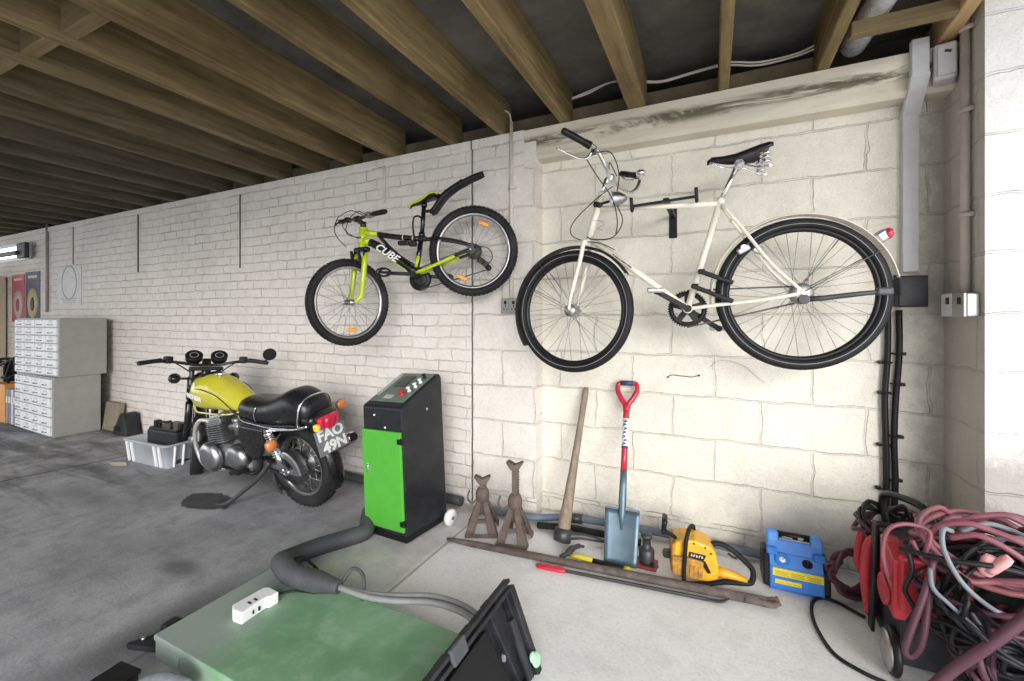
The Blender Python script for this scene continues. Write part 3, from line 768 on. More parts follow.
    mb = MB(T); mb.box((.845, -.045, 1.655), (.06, .025, .03), rot=(0, -.5, 0), bev=.008); mb.box((.905, -.04, 1.645), (.045, .02, .02), rot=(0, .6, 0), bev=.005); mb.cyl((.845, -.06, 1.665), (.845, -.02, 1.665), .013); mb.build('rim_brake', M['alloy'], root)
    return root
cream = cream_bike()

# wall hanger holding the frame by the top tube
def hanger():
    root = thing('bike_hanger', 'black steel wall hanger under the top tube of the cream bicycle', 'bracket', (-.222, Y2, 1.85))
    mb = MB(); mb.box((0, -.004, .06), (.045, .008, .21), bev=.003)
    for z in (-.02, .14): mb.cyl((0, -.012, z), (0, -.006, z), .008, n=10)
    mb.build('back_plate', M['black_plastic'], root)
    mb = MB()
    mb.bar((0, -.006, .085), (.0, -.43, .082), .03, .02, bev=.004); mb.bar((-.165, -.438, .064), (.145, -.424, .082), .018, .013, bev=.004)
    mb.build('arm', M['black_plastic'], root)
    for x, y, z in ((-.165, -.438, .064), (.145, -.424, .082)):
        mb = MB(); mb.tube(cr([(x, y + .01, z + .0), (x, y - .005, z - .022), (x, y - .022, z - .028), (x, y - .034, z - .005), (x - .002, y - .036, z + .035)], 5), .0085, 8); mb.build('hook', M['black_plastic'], root)
hanger()

# ---------------------------------------------------------------- small green and black mountain bicycle
def kid_bike():
    Zk = 1.12
    root = thing('bicycle', "small green and black mountain bicycle, nose down on the painted brick wall", 'bicycle', (-2.278, 2.15, Zk), math.radians(16.9))
    T = Matrix.Translation((0, 0, -Zk))
    ax = V((.03, 0, 1)); p0 = V((.126, 0, 1.80)); St = steer_mx(p0, ax, math.radians(58))
    bb = V((.505, 0, 1.615)); rh = V((.896, 0, 1.761)); ss = V((.546, 0, 1.86))
    mb = MB(T)
    mb.cyl((.126, 0, 1.80), (.132, 0, 1.935), .024); mb.cyl((.126, 0, 1.80), (.1265, 0, 1.815), .028); mb.cyl((.1315, 0, 1.922), (.132, 0, 1.937), .028)
    mb.tube([(.135, 0, 1.905), (.24, 0, 1.888)], [.021, .019], 12); mb.tube([(.14, 0, 1.85), (.185, 0, 1.835)], [.027, .027], 12)
    fr = mb.build('frame', M['kid_green'], root)
    mb = MB(T)
    mb.tube(cr([(.24, 0, 1.888), (.36, 0, 1.868), (.546, 0, 1.848)], 5), .0185, 12); mb.tube(cr([(.185, 0, 1.835), (.28, 0, 1.785), (.37, 0, 1.722), (.505, 0, 1.628)], 6), .028, 14)
    mb.tube(cr([(.25, 0, 1.872), (.32, 0, 1.80), (.40, 0, 1.73), (.49, 0, 1.675)], 6), .012, 10)
    mb.cyl(bb + V((0, 0, -.01)), ss + V((.002, 0, .02)), .017); mb.cyl(bb - V((0, .036, 0)), bb + V((0, .036, 0)), .024); mb.cyl(ss + V((0, 0, .0)), ss + V((.002, 0, .03)), .021)
    for s_ in (-1, 1):
        mb.tube(cr([ss + V((.005, .015 * s_, -.015)), (.68, .045 * s_, 1.842), (.8, .056 * s_, 1.822), rh + V((0, .062 * s_, .03))], 4), .009)
        mb.tube(cr([(.78, .056 * s_, 1.722), rh + V((0, .062 * s_, 0))], 4), .010); mb.box(rh + V((0, .062 * s_, .012)), (.04, .006, .06), bev=.004)
    mb.build('frame_rear', M['kid_black'], fr)
    mb = MB(T)
    for s_ in (-1, 1): mb.tube(cr([bb + V((.015, .028 * s_, .008)), (.62, .046 * s_, 1.655), (.79, .056 * s_, 1.724)], 4), .0115)
    mb.cyl(bb + V((.006, -.006, .045)), (.527, -.006, 1.735), .0135)
    mb.build('frame_accent', M['kid_green'], fr)
    d = V((.505 - .185, 0, 1.628 - 1.835)).normalized(); up = V((-d.z, 0, d.x))
    c0 = V((.315, -.034, 1.758 - Zk))
    lettering('frame_lettering', 'CUBE', .068, frame(c0 + up * .0, d, up), M['white_print'], root, shear=.3, bold=.0015, sx=1.05)
    mb = MB(T); mb.tube([(.20, -.0262, 1.802), (.45, -.0262, 1.639)], .003, 6); mb.build('frame_stripe', M['kid_green'], root)
    for x in (.415, .485):
        mb = MB(T); mb.cyl((x, 0, 1.862 - (x - .415) * .1), (x + .008, 0, 1.8615 - (x - .415) * .1), .0197); mb.build('frame_band', M['ink_yellow'], root)
    # steering assembly
    S = T @ St
    mb = MB(S)
    mb.box((.122, 0, 1.785), (.05, .15, .036), bev=.014); mb.cyl((.124, 0, 1.78), (.126, 0, 1.80), .024)
    for s_ in (-1, 1): mb.cyl((.112, .062 * s_, 1.785), (.10, .062 * s_, 1.66), .0125, n=14)
    fk = mb.build('fork', M['kid_black'], root)
    for s_ in (-1, 1):
        mb = MB(S); mb.tube([(.115, .062 * s_, 1.76), (.106, .062 * s_, 1.70), (.10, .062 * s_, 1.62), (.082, .062 * s_, 1.47), (.04, .062 * s_, 1.425)], [.015, .0185, .0185, .017, .012], 14); mb.build('fork_leg', M['kid_green'], fk)
    mb = MB(S); mb.tube(cr([(.105, -.062, 1.665), (.10, -.06, 1.70), (.095, 0, 1.735), (.10, .06, 1.70), (.105, .062, 1.665)], 5), .011, 10); mb.build('fork_brace', M['kid_green'], fk)
    for s_ in (-1, 1):
        mb = MB(S); mb.bar((.085, .05 * s_, 1.685), (.07, .045 * s_, 1.775), .016, .02, up=(1, 0, 0), bev=.004); mb.box((.072, .034 * s_, 1.70), (.05, .016, .016), bev=.004); mb.build('brake_arm', M['black_plastic'], root)
    fh = (.035, 0, 1.428)
    wheel(root, S @ Matrix.Translation(fh), .288, .05, M['alloy'], M['tyre_grey'], 28, .02, .08, M['spoke'], knobs=True, reflectors=((-PI / 2 + .05, -.012),))
    wheel(root, T @ Matrix.Translation(rh), .294, .05, M['alloy'], M['tyre_grey'], 28, .022, .1, M['spoke'], knobs=True, reflectors=((1.18, -.012), (-1.95, -.012)))
    # bars
    mb = MB(S); mb.cyl((.132, 0, 1.935), (.133, 0, 1.975), .02); mb.bar((.13, 0, 1.962), (.085, 0, 1.985), .03, .03, bev=.008); mb.cyl((.085, -.022, 1.987), (.085, .022, 1.987), .021); mb.build('stem', M['kid_black'], root)
    bars = cr([(.118, -.285, 2.005), (.108, -.17, 2.003), (.092, -.10, 1.995), (.085, -.04, 1.987), (.085, .04, 1.987), (.092, .10, 1.995), (.108, .17, 2.003), (.118, .285, 2.005)], 5)
    mb = MB(S); mb.tube(bars, .011, 10); hb = mb.build('handlebar', M['kid_black'], root)
    for s_ in (-1, 1):
        mb = MB(S); mb.tube([(.1085, .165 * s_, 2.003), (.109, .172 * s_, 2.003), (.117, .28 * s_, 2.005), (.118, .292 * s_, 2.005)], [.016, .0165, .0165, .013], 12); mb.build('grip', M['black_plastic'], hb)
        mb = MB(S); mb.box((.095, .135 * s_, 1.998), (.045, .04, .035), bev=.01); mb.tube(cr([(.08, .12 * s_, 1.995), (.055, .15 * s_, 1.985), (.05, .2 * s_, 1.975), (.062, .245 * s_, 1.97)], 4), .006, 8); mb.build('brake_lever', M['dull_alloy'] if s_ < 0 else M['black_plastic'], hb)
    for pts in ([(.08, .13, 1.99), (.01, .12, 1.98), (-.02, .10, 1.92), (-.01, .08, 1.86), (.03, .04, 1.80)],
                [(.08, -.13, 1.995), (.02, -.12, 2.01), (.0, -.04, 1.95), (.03, .02, 1.88), (.13, -.03, 1.86)],
                [(.06, .12, 1.99), (.02, .06, 1.93), (.06, .03, 1.88), (.14, .03, 1.86)],
                [(.07, -.10, 2.0), (.03, -.02, 2.03), (.01, .10, 2.0), (.02, .16, 1.97)]):
        mb = MB(S); mb.tube(cr(pts, 7), .0027, 6); mb.build('cable', M['black_cable'], root)
    # saddle and post
    mb = MB(T); mb.cyl(ss, (.563, 0, 2.075), .0145); mb.cyl((.5635, 0, 2.06), (.564, 0, 2.085), .02); mb.build('seatpost', M['kid_black'], root)
    prof = [(.465, .012, 2.068, .016), (.485, .022, 2.088, .022), (.53, .028, 2.102, .026), (.575, .04, 2.122, .03), (.62, .065, 2.142, .034), (.655, .072, 2.148, .036), (.675, .06, 2.138, .03)]
    rings = [[(x, hw * math.cos(2 * PI * k / 16), z - dp * .5 + (dp * .55) * math.sin(2 * PI * k / 16)) for k in range(16)] for x, hw, z, dp in prof]
    mb = MB(T); mb.loft(rings); sd = mb.build('saddle', M['seat_vinyl'], root)
    mb = MB(T)
    for s_ in (-1, 1): mb.tube(cr([(x - .002, s_ * hw * .93, z - dp * .35) for x, hw, z, dp in prof], 3), .0075, 6)
    mb.tube([(.463, -.012, 2.064), (.463, .012, 2.064)], .01, 8); mb.build('saddle_edge', M['kid_green'], sd)
    # clip-on mudguard standing off the post
    path = cr([(.605, 0, 2.02), (.635, 0, 2.045), (.70, 0, 2.125), (.78, 0, 2.185), (.88, 0, 2.235), (.965, 0, 2.265)], 4); n = len(path); rings = []
    for i, p in enumerate(path):
        t = (path[min(i + 1, n - 1)] - path[max(i - 1, 0)]).normalized(); nn = V((-t.z, 0, t.x)); ring = []
        f = i / (n - 1); hw = .05 * (1 - .25 * f) * (min(1, .55 + 3 * f) if f < .2 else 1) * (1 if f < .9 else 1 - 3.5 * (f - .9))
        for k in range(9): a = PI * k / 8; ring.append(p + V((0, hw * math.cos(a), 0)) + nn * (.03 * math.sin(a) - .015))
        for k in range(9): a = PI - PI * k / 8; ring.append(p + V((0, hw * .9 * math.cos(a), 0)) + nn * (.024 * math.sin(a) - .019))
        rings.append(ring)
    mb = MB(T); mb.loft(rings); mg = mb.build('mudguard', M['black_dusty'], root)
    mb = MB(T); mb.tube(cr([path[3] + V((0, 0, .014)), path[8] + V((-.008, 0, .02)), path[14] + V((-.006, 0, .018))], 5), .01, 8, flat=(.5, 1.6)); mb.bar((.565, 0, 2.03), (.63, 0, 2.035), .025, .016, bev=.004); mb.build('mudguard_rib', M['rubber'], mg)
    # chainset with guard, cassette, derailleur
    gc = V((.528, .05, 1.56))
    mb = MB(T); mb.lathe([(.02, -.012), (.055, -.01), (.075, -.004), (.078, .004), (.03, .006)], V((bb.x + .012, .05, bb.z - .03)), (0, 1, 0), 32); mb.lathe([(.03, -.016), (.05, -.014), (.052, -.01)], V((bb.x + .012, .05, bb.z - .03)), (0, 1, 0), 28); mb.build('chain_guard', M['black_plastic'], root)
    for e, yy in (((.335, -.075, 1.618), -.06), ((.675, .085, 1.60), .07)):
        mb = MB(T); b0 = V((bb.x, yy, bb.z - .006)); e = V(e); mb.bar(b0, e, .014, .024, up=(0, 0, 1), bev=.005); mb.cyl(b0 - V((0, .01, 0)), b0 + V((0, .03 if yy < 0 else .01, 0)), .017); mb.build('crank', M['black_plastic'], root)
        sg = -1 if yy < 0 else 1
        mb = MB(T)
        ring = cr([e + V((math.cos(a) * .045, sg * .055, math.sin(a) * .026)) for a in [2 * PI * i / 8 for i in range(8)]], 4, True)
        mb.tube(ring, .0055, 8, closed=True); ring = cr([e + V((math.cos(a) * .042, sg * .03, math.sin(a) * .024)) for a in [2 * PI * i / 8 for i in range(8)]], 4, True); mb.tube(ring, .0055, 8, closed=True)
        mb.cyl(e, e + V((0, sg * .085, 0)), .008); mb.box(e + V((0, sg * .043, 0)), (.07, .03, .012), bev=.004); mb.build('pedal', M['black_plastic'], root)
    mb = MB(T)
    for i, r in enumerate((.052, .046, .04, .034, .028)): mb.lathe([(.012, 0), (r, .0005), (r, .0025), (.012, .003)], rh + V((0, .03 + i * .005, 0)), (0, 1, 0), 28)
    mb.build('cassette', M['steel_dark'], root)
    mb = MB(T); mb.bar(rh + V((.0, .062, -.01)), rh + V((.055, .075, -.075)), .02, .03, bev=.006); mb.bar(rh + V((.02, .066, -.045)), rh + V((.085, .07, -.09)), .012, .04, bev=.005)
    for p in ((.045, .066, -.06), (.09, .066, -.105)): mb.lathe([(.004, -.005), (.02, -.004), (.02, .004), (.004, .005)], rh + V(p), (0, 1, 0), 16)
    mb.build('derailleur', M['black_plastic'], root)
    mb = MB(T); mb.tube(cr([rh + V((-.02, .065, .04)), rh + V((.08, .07, .03)), rh + V((.115, .07, -.03)), rh + V((.085, .07, -.085))], 7), .003, 6); mb.build('cable', M['black_cable'], root)
    mb = MB(T); mb.bar((bb.x + .01, .045, bb.z + .045), rh + V((-.005, .042, .04)), .005, .008); mb.bar((bb.x + .02, .045, bb.z - .1), rh + V((.08, .05, -.12)), .005, .008); mb.build('chain', M['steel_dark'], root)
    # small lock hanging at the seat tube, lamp under the top tube
    mb = MB(T); mb.tube(cr([(.505, -.03, 1.86), (.497, -.03, 1.93), (.505, -.03, 1.985), (.535, -.03, 1.995), (.555, -.03, 1.98)], 5), .006, 8); mb.build('lock_cable', M['black_plastic'], root)
    mb = MB(T); mb.box((.425, -.01, 1.822), (.075, .04, .03), bev=.008); mb.box((.49, -.01, 1.815), (.05, .04, .035), bev=.008); mb.build('frame_clip', M['black_plastic'], root)
    mb = MB(T); mb.box((.56, -.02, 1.845), (.06, .04, .035), bev=.01); mb.build('seat_clamp', M['black_plastic'], root)
    return root
kid = kid_bike()
# ================================================================== MOTORCYCLE  (local x forward, y to its left, z up; leaning on its stand)
LEAN = math.radians(9)
def superring(x, zc, hw, hh, n=20, e=2.6, top=1.0, ytop=1.0):
    out = []
    for k in range(n):
        a = 2 * PI * k / n; c, s_ = math.cos(a), math.sin(a)
        y = hw * math.copysign(abs(c) ** (2 / e), c); z = hh * math.copysign(abs(s_) ** (2 / e), s_)
        if s_ > 0: y *= 1 - (1 - ytop) * s_
        out.append((x, y, zc + z * (top if s_ > 0 else 1)))
    return out

def motorcycle():
    root = thing('motorcycle', 'yellow-tanked motorcycle with a black seat leaning on its stand by the brick wall', 'motorcycle', (-2.60, 2.13, .012))
    c, s_ = math.cos(LEAN), math.sin(LEAN)
    root.rotation_euler = Matrix(((-1, 0, 0), (0, -c, -s_), (0, -s_, c))).to_euler()
    root.scale = (.955, .955, .955)
    hp, hx = V((1.06, 0, .86)), V((-.40, 0, .92)).normalized()
    S = steer_mx(hp, hx, math.radians(-30))
    # ---- wheels
    def mwheel(Mx, R, tw, drum):
        rr = R - tw * .8
        mb = MB(); mb.ring([(-.012, -.03), (.006, -.042), (.01, -.036), (.0, -.02), (-.012, 0), (.0, .02), (.01, .036), (.006, .042), (-.012, .03), (-.02, 0)], rr, 56)
        w = mb.build('wheel', M['alloy'], root); w.matrix_local = Mx
        mb = MB()
        prof = [(tw * .45 + tw * .5 * math.cos(a), tw * .56 * math.sin(a)) for a in [2 * PI * i / 16 for i in range(16)]]
        mb.ring(prof, rr, 64)
        for i in range(44):
            for y, da in ((-.032, 0), (0, .5), (.032, 0)):
                a = 2 * PI * (i + da) / 44
                mb.box((rr + tw * .95 - (.0125 if y else .006), y, 0), (.008, .024, .028), rot=(.35 * (1 if y > 0 else -1), (.5 if y > 0 else -.5) * (1 if y else 0), 0), X=Matrix.Rotation(-a, 4, 'Y'))
        mb.build('tyre', M['tyre_grey'], w)
        mb = MB(); mb.lathe([(.02, -.075), (drum, -.07), (drum, -.02), (.05, -.015), (.05, .015), (drum * .9, .02), (drum * .9, .06), (.03, .075)], ax=(0, 1, 0), n=32); mb.build('hub', M['dull_alloy'], w)
        first = {}
        for i in range(36):
            sd = 1 if i % 2 else -1; ld = 1 if (i // 2) % 2 else -1
            if (sd, ld) not in first:
                mb = MB(); mb.tube([(.06 * math.cos(ld * .7), sd * .045, .06 * math.sin(ld * .7)), (rr - .012, sd * .006, 0)], .0022, 5); o = mb.build('spoke', M['spoke'], w); first[(sd, ld)] = o
            else: o = dup(first[(sd, ld)], w)
            o.matrix_local = Matrix.Rotation(2 * PI * i / 36, 4, 'Y')
        return w
    mwheel(Matrix.Translation((0, 0, .305)), .305, .105, .085)
    mwheel(S @ Matrix.Translation((1.46, 0, .30)), .30, .085, .1)
    # ---- frame
    mb = MB()
    for sg in (-1, 1):
        mb.tube(cr([(1.03, .02 * sg, .80), (.98, .07 * sg, .62), (.93, .11 * sg, .34), (.84, .12 * sg, .235), (.55, .13 * sg, .225), (.34, .13 * sg, .25), (.28, .13 * sg, .40), (.33, .11 * sg, .62)], 6), .015, 10)
        mb.tube(cr([(1.03, .02 * sg, .86), (.8, .06 * sg, .76), (.5, .1 * sg, .655), (.2, .125 * sg, .63), (-.2, .125 * sg, .665)], 6), .0135, 10)
        mb.tube([(.3, .115 * sg, .35), (.08, .12 * sg, .64)], .011)
    mb.cyl(hp - hx * .08, hp + hx * .12, .032)
    mb.build('frame', M['panel_black'], root)
    # chrome grab rail below the seat
    for sg in (-1, 1):
        mb = MB(); mb.tube(cr([(.22, .15 * sg, .605), (.0, .155 * sg, .63), (-.17, .15 * sg, .652), (-.255, .12 * sg, .67)], 6), .009, 10); mb.build('rail', M['chrome'], root)
    # ---- tank
    secs = [(1.14, .79, .05, .07), (1.12, .785, .10, .115), (1.06, .785, .13, .145), (.95, .795, .140, .15), (.84, .80, .140, .142), (.72, .78, .132, .125), (.62, .755, .115, .098), (.53, .735, .09, .068), (.47, .725, .06, .04)]
    mb = MB(); mb.loft([superring(x, z, w, h, 28, 2.5, ytop=.72) for x, z, w, h in secs]); tk = mb.build('tank', M['tank_yellow'], root, sub=1)
    for sg in (-1, 1):
        # pin-stripe over the knee panel, maker's lettering
        st = cr([(.95, .139 * sg, .85), (.88, .1405 * sg, .848), (.8, .1395 * sg, .836), (.70, .131 * sg, .805), (.62, .118 * sg, .745), (.57, .104 * sg, .69)], 6)
        mb = MB(); mb.tube(st, .0035, 6); mb.build('tank_stripe', M['panel_black'], tk)
        mb = MB(); mb.tube(cr([(1.10, .085 * sg, .685), (1.0, .128 * sg, .655), (.86, .136 * sg, .658), (.72, .128 * sg, .658), (.60, .105 * sg, .665), (.5, .075 * sg, .69)], 5), .006, 8); mb.build('tank_seam', M['ink_yellow'], tk)
    lettering('tank_lettering', 'HONDA', .055, frame((.985, .139, .775), (-1, .06, -.12), (-.12, 0, 1)), M['white_print'], tk, ext=.003, bold=.001)
    mb = MB(); mb.lathe([(.0, .012), (.03, .01), (.036, 0), (.036, -.02)], (.83, 0, .945), (.05, 0, 1), 24); mb.build('filler_cap', M['chrome'], tk)
    mb = MB(); mb.loft([superring(x, z, w, h, 16, 2.4) for x, z, w, h in ((1.09, .875, .03, .02), (1.03, .905, .07, .03), (.95, .925, .06, .025), (.90, .935, .02, .012))]); mb.build('tank_pad', M['black_plastic'], tk)
    # ---- seat with hump, side and rear trim
    secs = [(.53, .715, .075, .05), (.50, .715, .115, .075), (.42, .715, .135, .085), (.30, .71, .142, .088), (.18, .715, .148, .095), (.06, .735, .152, .115), (-.04, .76, .152, .135), (-.09, .772, .148, .13), (-.16, .765, .140, .112), (-.22, .752, .125, .088), (-.255, .745, .095, .06)]
    mb = MB(); mb.loft([superring(x, z, w, h, 28, 2.9, ytop=.8) for x, z, w, h in secs]); seat = mb.build('seat', M['seat_vinyl'], root, sub=1)
    for sg in (-1, 1):
        mb = MB(); mb.tube(cr([(.51, .107 * sg, .665), (.42, .137 * sg, .645), (.3, .146 * sg, .638), (.1, .154 * sg, .633), (-.1, .152 * sg, .648), (-.22, .14 * sg, .662)], 5), .005, 8); mb.build('seat_trim', M['chrome'], seat)
        mb = MB(); mb.tube(cr([(.26, .14 * sg, .655), (.255, .1475 * sg, .71), (.24, .135 * sg, .765)], 5), .005, 6); mb.build('seat_strap', M['chrome'], seat) if sg > 0 else None
    mb = MB(); mb.tube(cr([(-.185, .143, .665), (-.195, .143, .725), (-.205, .124, .80), (-.21, .08, .842), (-.21, 0, .852), (-.21, -.08, .842), (-.205, -.124, .80), (-.195, -.143, .725), (-.185, -.143, .665)], 5), .007, 8); mb.build('seat_trim', M['chrome'], seat)
    mb = MB(); mb.loft([superring(x, z, w, h, 16, 2.6) for x, z, w, h in ((-.21, .69, .13, .06), (-.27, .69, .12, .055), (-.29, .69, .10, .04))]); mb.build('seat_tail', M['panel_black'], root)
    # ---- side panels
    for sg in (-1, 1):
        mb = MB(); mb.prism([(.40, .63), (.12, .625), (.13, .53), (.20, .42), (.29, .37), (.36, .42), (.42, .52)], .135 * sg, .185 * sg, 'xz', bev=.012, smooth=False); mb.build('side_panel', M['panel_black'], root)
    mb = MB(); mb.box((.30, 0, .5), (.2, .25, .22), bev=.02); mb.build('battery_box', M['panel_black'], root)
    # ---- engine
    mb = MB()
    mb.box((.58, 0, .345), (.44, .34, .20), bev=.05, seg=3); mb.box((.46, 0, .42), (.24, .30, .13), bev=.04, seg=3); mb.box((.62, 0, .23), (.30, .22, .07), bev=.02)
    eng = mb.build('engine', M['dull_alloy'], root)
    for sg in (-1, 1):
        mb = MB(); mb.lathe([(.118, 0), (.116, .03), (.102, .05), (.066, .062), (0, .066)], (.77, .18 * sg, .34), (0, sg, 0), 36); mb.build('crank_cover', M['alloy'], eng)
        mb = MB(); mb.loft([[(.47 + .11 * r * math.cos(a), sg * y, .375 + .09 * r * math.sin(a)) for a in [2 * PI * k / 24 for k in range(24)]] for r, y in ((1.05, .15), (1.0, .19), (.9, .21), (.6, .222), (.1, .225))]); mb.build('clutch_cover', M['alloy'], eng)
    tiltM = Matrix.Translation((.70, 0, .44)) @ Matrix.Rotation(math.radians(12), 4, 'Y')
    mb = MB(tiltM)
    for i in range(8): mb.box((0, 0, .015 + i * .017), (.19, .36, .008), bev=.003)
    mb.box((0, 0, .08), (.14, .30, .16)); cyl_ = mb.build('cylinder_block', M['dull_alloy'], eng)
    mb = MB(tiltM)
    mb.box((0, 0, .175), (.17, .33, .05), bev=.012)
    for i in range(5): mb.box((0, 0, .15 + i * .013), (.2, .34, .006), bev=.002)
    for yy in (-.11, -.04, .04, .11): mb.cyl((.05, yy, .2), (.05, yy, .222), .022); mb.cyl((-.05, yy, .2), (-.05, yy, .222), .022)
    mb.box((0, 0, .205), (.12, .3, .03), bev=.01); mb.build('cylinder_head', M['alloy'], eng)
    for yy in (-.13, -.045, .045, .13):
        mb = MB(); mb.cyl((.57, yy, .58), (.45, yy, .60), .026); mb.cyl((.50, yy, .53), (.50, yy, .63), .024); mb.lathe([(.02, 0), (.028, .005), (.028, .03), (.015, .036)], (.50, yy, .62), (0, 0, 1), 16); mb.build('carburettor', M['dull_alloy'], eng)
    # ---- exhausts: four headers sweeping into one silencer on the right
    for k, yy in enumerate((.145, .05, -.05, -.145)):
        mb = MB(); d = -.03 * k
        pts = cr([(.80, yy * 1.1, .615), (.91, yy * 1.15, .60), (.985, yy * 1.2, .50), (.995, yy * 1.2, .35), (.93, yy * 1.1 + d * .5, .215), (.80, yy * .6 + d, .185), (.62, -.02 + d, .18), (.45, -.10 + d * .4, .19)], 7)
        mb.tube(pts, .0155, 12); mb.build('exhaust_header', M['header_chrome'], root)
    mb = MB(); mb.tube(cr([(.45, -.13, .20), (.3, -.16, .22), (.2, -.185, .25), (.0, -.215, .33), (-.2, -.225, .42), (-.285, -.225, .455)], 5), [.03] * 5 + [.04] * 5 + [.052] * 11 + [.045] * 4 + [.035], 16); mb.build('silencer', M['chrome'], root)
    mb = MB(); mb.lathe([(.0, 0), (.03, 0), (.032, .004)], (-.288, -.225, .457), (-.9, 0, .4), 20); mb.build('silencer_mouth', M['black_plastic'], root)
    # ---- swing arm, chain guard, sprocket, shocks
    for sg in (-1, 1):
        mb = MB(); mb.bar((.33, .10 * sg, .33), (-.04, .115 * sg, .305), .03, .04, bev=.008); mb.cyl((0, .09 * sg, .305), (0, .145 * sg, .305), .018); mb.box((-.03, .115 * sg, .305), (.09, .014, .05), bev=.005); mb.build('swing_arm', M['dull_alloy'], root)
        mb = MB(); top, bot = V((.10, .165 * sg, .615)), V((.005, .155 * sg, .335)); d = (bot - top).normalized()
        mb.cyl(top, top.lerp(bot, .55), .012); mb.cyl(top.lerp(bot, .42), bot, .024); mb.cyl(top - V((0, .02, 0)), top + V((0, .02, 0)), .02); mb.cyl(bot - V((0, .02, 0)), bot + V((0, .02, 0)), .02); mb.lathe([(.03, 0), (.034, .003), (.034, .016), (.03, .02)], top + d * .01, d, 18)
        sh = mb.build('shock_absorber', M['chrome'], root)
        mb = MB(); pts = []; e = d.orthogonal().normalized(); g_ = d.cross(e)
        for i in range(121): a = i / 120 * 2 * PI * 11; pts.append(top.lerp(bot, .08 + .58 * i / 120) + (e * math.cos(a) + g_ * math.sin(a)) * .031)
        mb.tube(pts, .0042, 6); mb.build('spring', M['chrome'], sh)
    mb = MB()
    arc = [V((0 + .155 * math.cos(a), .125, .305 + .145 * math.sin(a))) for a in [math.radians(172 - 182 * i / 24) for i in range(25)]]
    path = [V((.30, .125, .405)), V((.2, .125, .425))] + [V((-.155 * math.cos(math.radians(105 - 100 * i / 16)), .125, .305 + .155 * math.sin(math.radians(105 - 100 * i / 16)))) for i in range(17)]
    for i in range(len(path) - 1): pass
    rings = []
    for i, p in enumerate(path):
        t = (path[min(i + 1, len(path) - 1)] - path[max(i - 1, 0)]).normalized(); nn = V((-t.z, 0, t.x)); nn = nn if (nn.z > 0 or nn.x < 0) else -nn
        rings.append([p + nn * .012 + V((0, -.03, 0)), p + nn * .014 + V((0, .03, 0)), p + V((0, .036, 0)), p - nn * .035 + V((0, .036, 0)), p - nn * .035 + V((0, .032, 0)), p + nn * .006 + V((0, .026, 0)), p + nn * .006 + V((0, -.03, 0))])
    mb.loft(rings, smooth=False); mb.build('chain_guard', M['alloy'], root)
    mb = MB(); mb.lathe([(.03, -.004), (.115, -.003), (.115, .003), (.03, .004)], (0, .085, .305), (0, 1, 0), 40)
    for k in range(36): a = 2 * PI * k / 36; mb.box((.118 * math.cos(a), .085, .305 + .118 * math.sin(a)), (.01, .005, .01), rot=(0, -a, 0))
    mb.build('sprocket', M['steel_dark'], root)
    mb = MB(); mb.bar((0, .085, .42), (.38, .085, .385), .014, .012); mb.bar((0, .085, .19), (.38, .085, .31), .014, .012); mb.torus(.117, .007, 24, 6, o=(0, .085, .305), a0=PI / 2, a1=3 * PI / 2); mb.build('chain', M['steel_dark'], root)
    mb = MB(); mb.ring([(.0, -.06), (.012, -.055), (.028, -.03), (.034, 0), (.028, .03), (.012, .055), (.0, .06), (-.004, .06), (.024, .03), (.030, 0), (.024, -.03), (-.004, -.06)], .33, 40, o=(0, 0, .305), a0=math.radians(38), a1=math.radians(200)); mb.build('mudguard', M['panel_black'], root)
    # ---- tail: lamp, number plate, indicators
    mb = MB(); mb.box((-.275, 0, .675), (.06, .20, .10), bev=.018); mb.box((-.24, 0, .68), (.06, .16, .07), bev=.01); tl = mb.build('tail_lamp', M['panel_black'], root)
    mb = MB(); mb.box((-.312, 0, .675), (.05, .17, .085), bev=.018, seg=3); mb.lathe([(.046, 0), (.044, .012), (.03, .018), (0, .02)], (-.33, 0, .675), (-1, 0, 0), 26); mb.torus(.046, .005, 28, 8, ax='X', o=(-.337, 0, .675)); mb.build('lamp_lens', M['red_lens'], tl)
    for yy in (.088, ):
        mb = MB(); mb.box((-.315, yy + .012, .658), (.045, .035, .05), bev=.012); mb.build('reflector', M['yellow_lens'], tl)
    pm = frame((-.315, -.01, .54), (0, -1, 0), (.22, 0, 1))
    mb = MB(pm); mb.box((0, 0, 0), (.25, .175, .004), bev=.0015)
    plate = mb.build('number_plate', mat('plate_grey', (.2, .205, .22), .45, dirt=(.3, .3, .31), damt=.25), root)
    lettering('plate_lettering', 'FAO', .1, pm @ Matrix.Translation((-.0, .042, .003)), M['white_print'], plate, bold=.0035, ext=.0012, sx=1.12)
    lettering('plate_lettering', '49N', .1, pm @ Matrix.Translation((.012, -.047, .003)), M['white_print'], plate, bold=.0035, ext=.0012, sx=1.12)
    mb = MB(); mb.bar((-.2, 0, .59), (-.30, 0, .57), .06, .02, bev=.004); mb.build('plate_bracket', M['panel_black'], root)
    def indicator(p, ax, stem_to, m=root):
        mb = MB(); mb.lathe([(.0, -.045), (.018, -.042), (.036, -.02), (.042, 0)], p, ax, 24); mb.tube([p, stem_to], .008, 8); o = mb.build('indicator', M['dull_alloy'], root)
        mb = MB(); mb.lathe([(.042, 0), (.042, .008), (.034, .018), (.015, .024), (0, .025)], p, ax, 24); mb.build('lamp_lens', M['amber_dark'], o)
    indicator(V((-.02, .235, .555)), (-1, 0, 0), V((.0, .14, .60))); indicator(V((-.19, -.235, .695)), (-1, 0, 0), V((-.17, -.14, .66)))
    # ---- front end, turned to the right
    S2 = S
    mb = MB(S2)
    top = hp + hx * .12; fdir = -hx
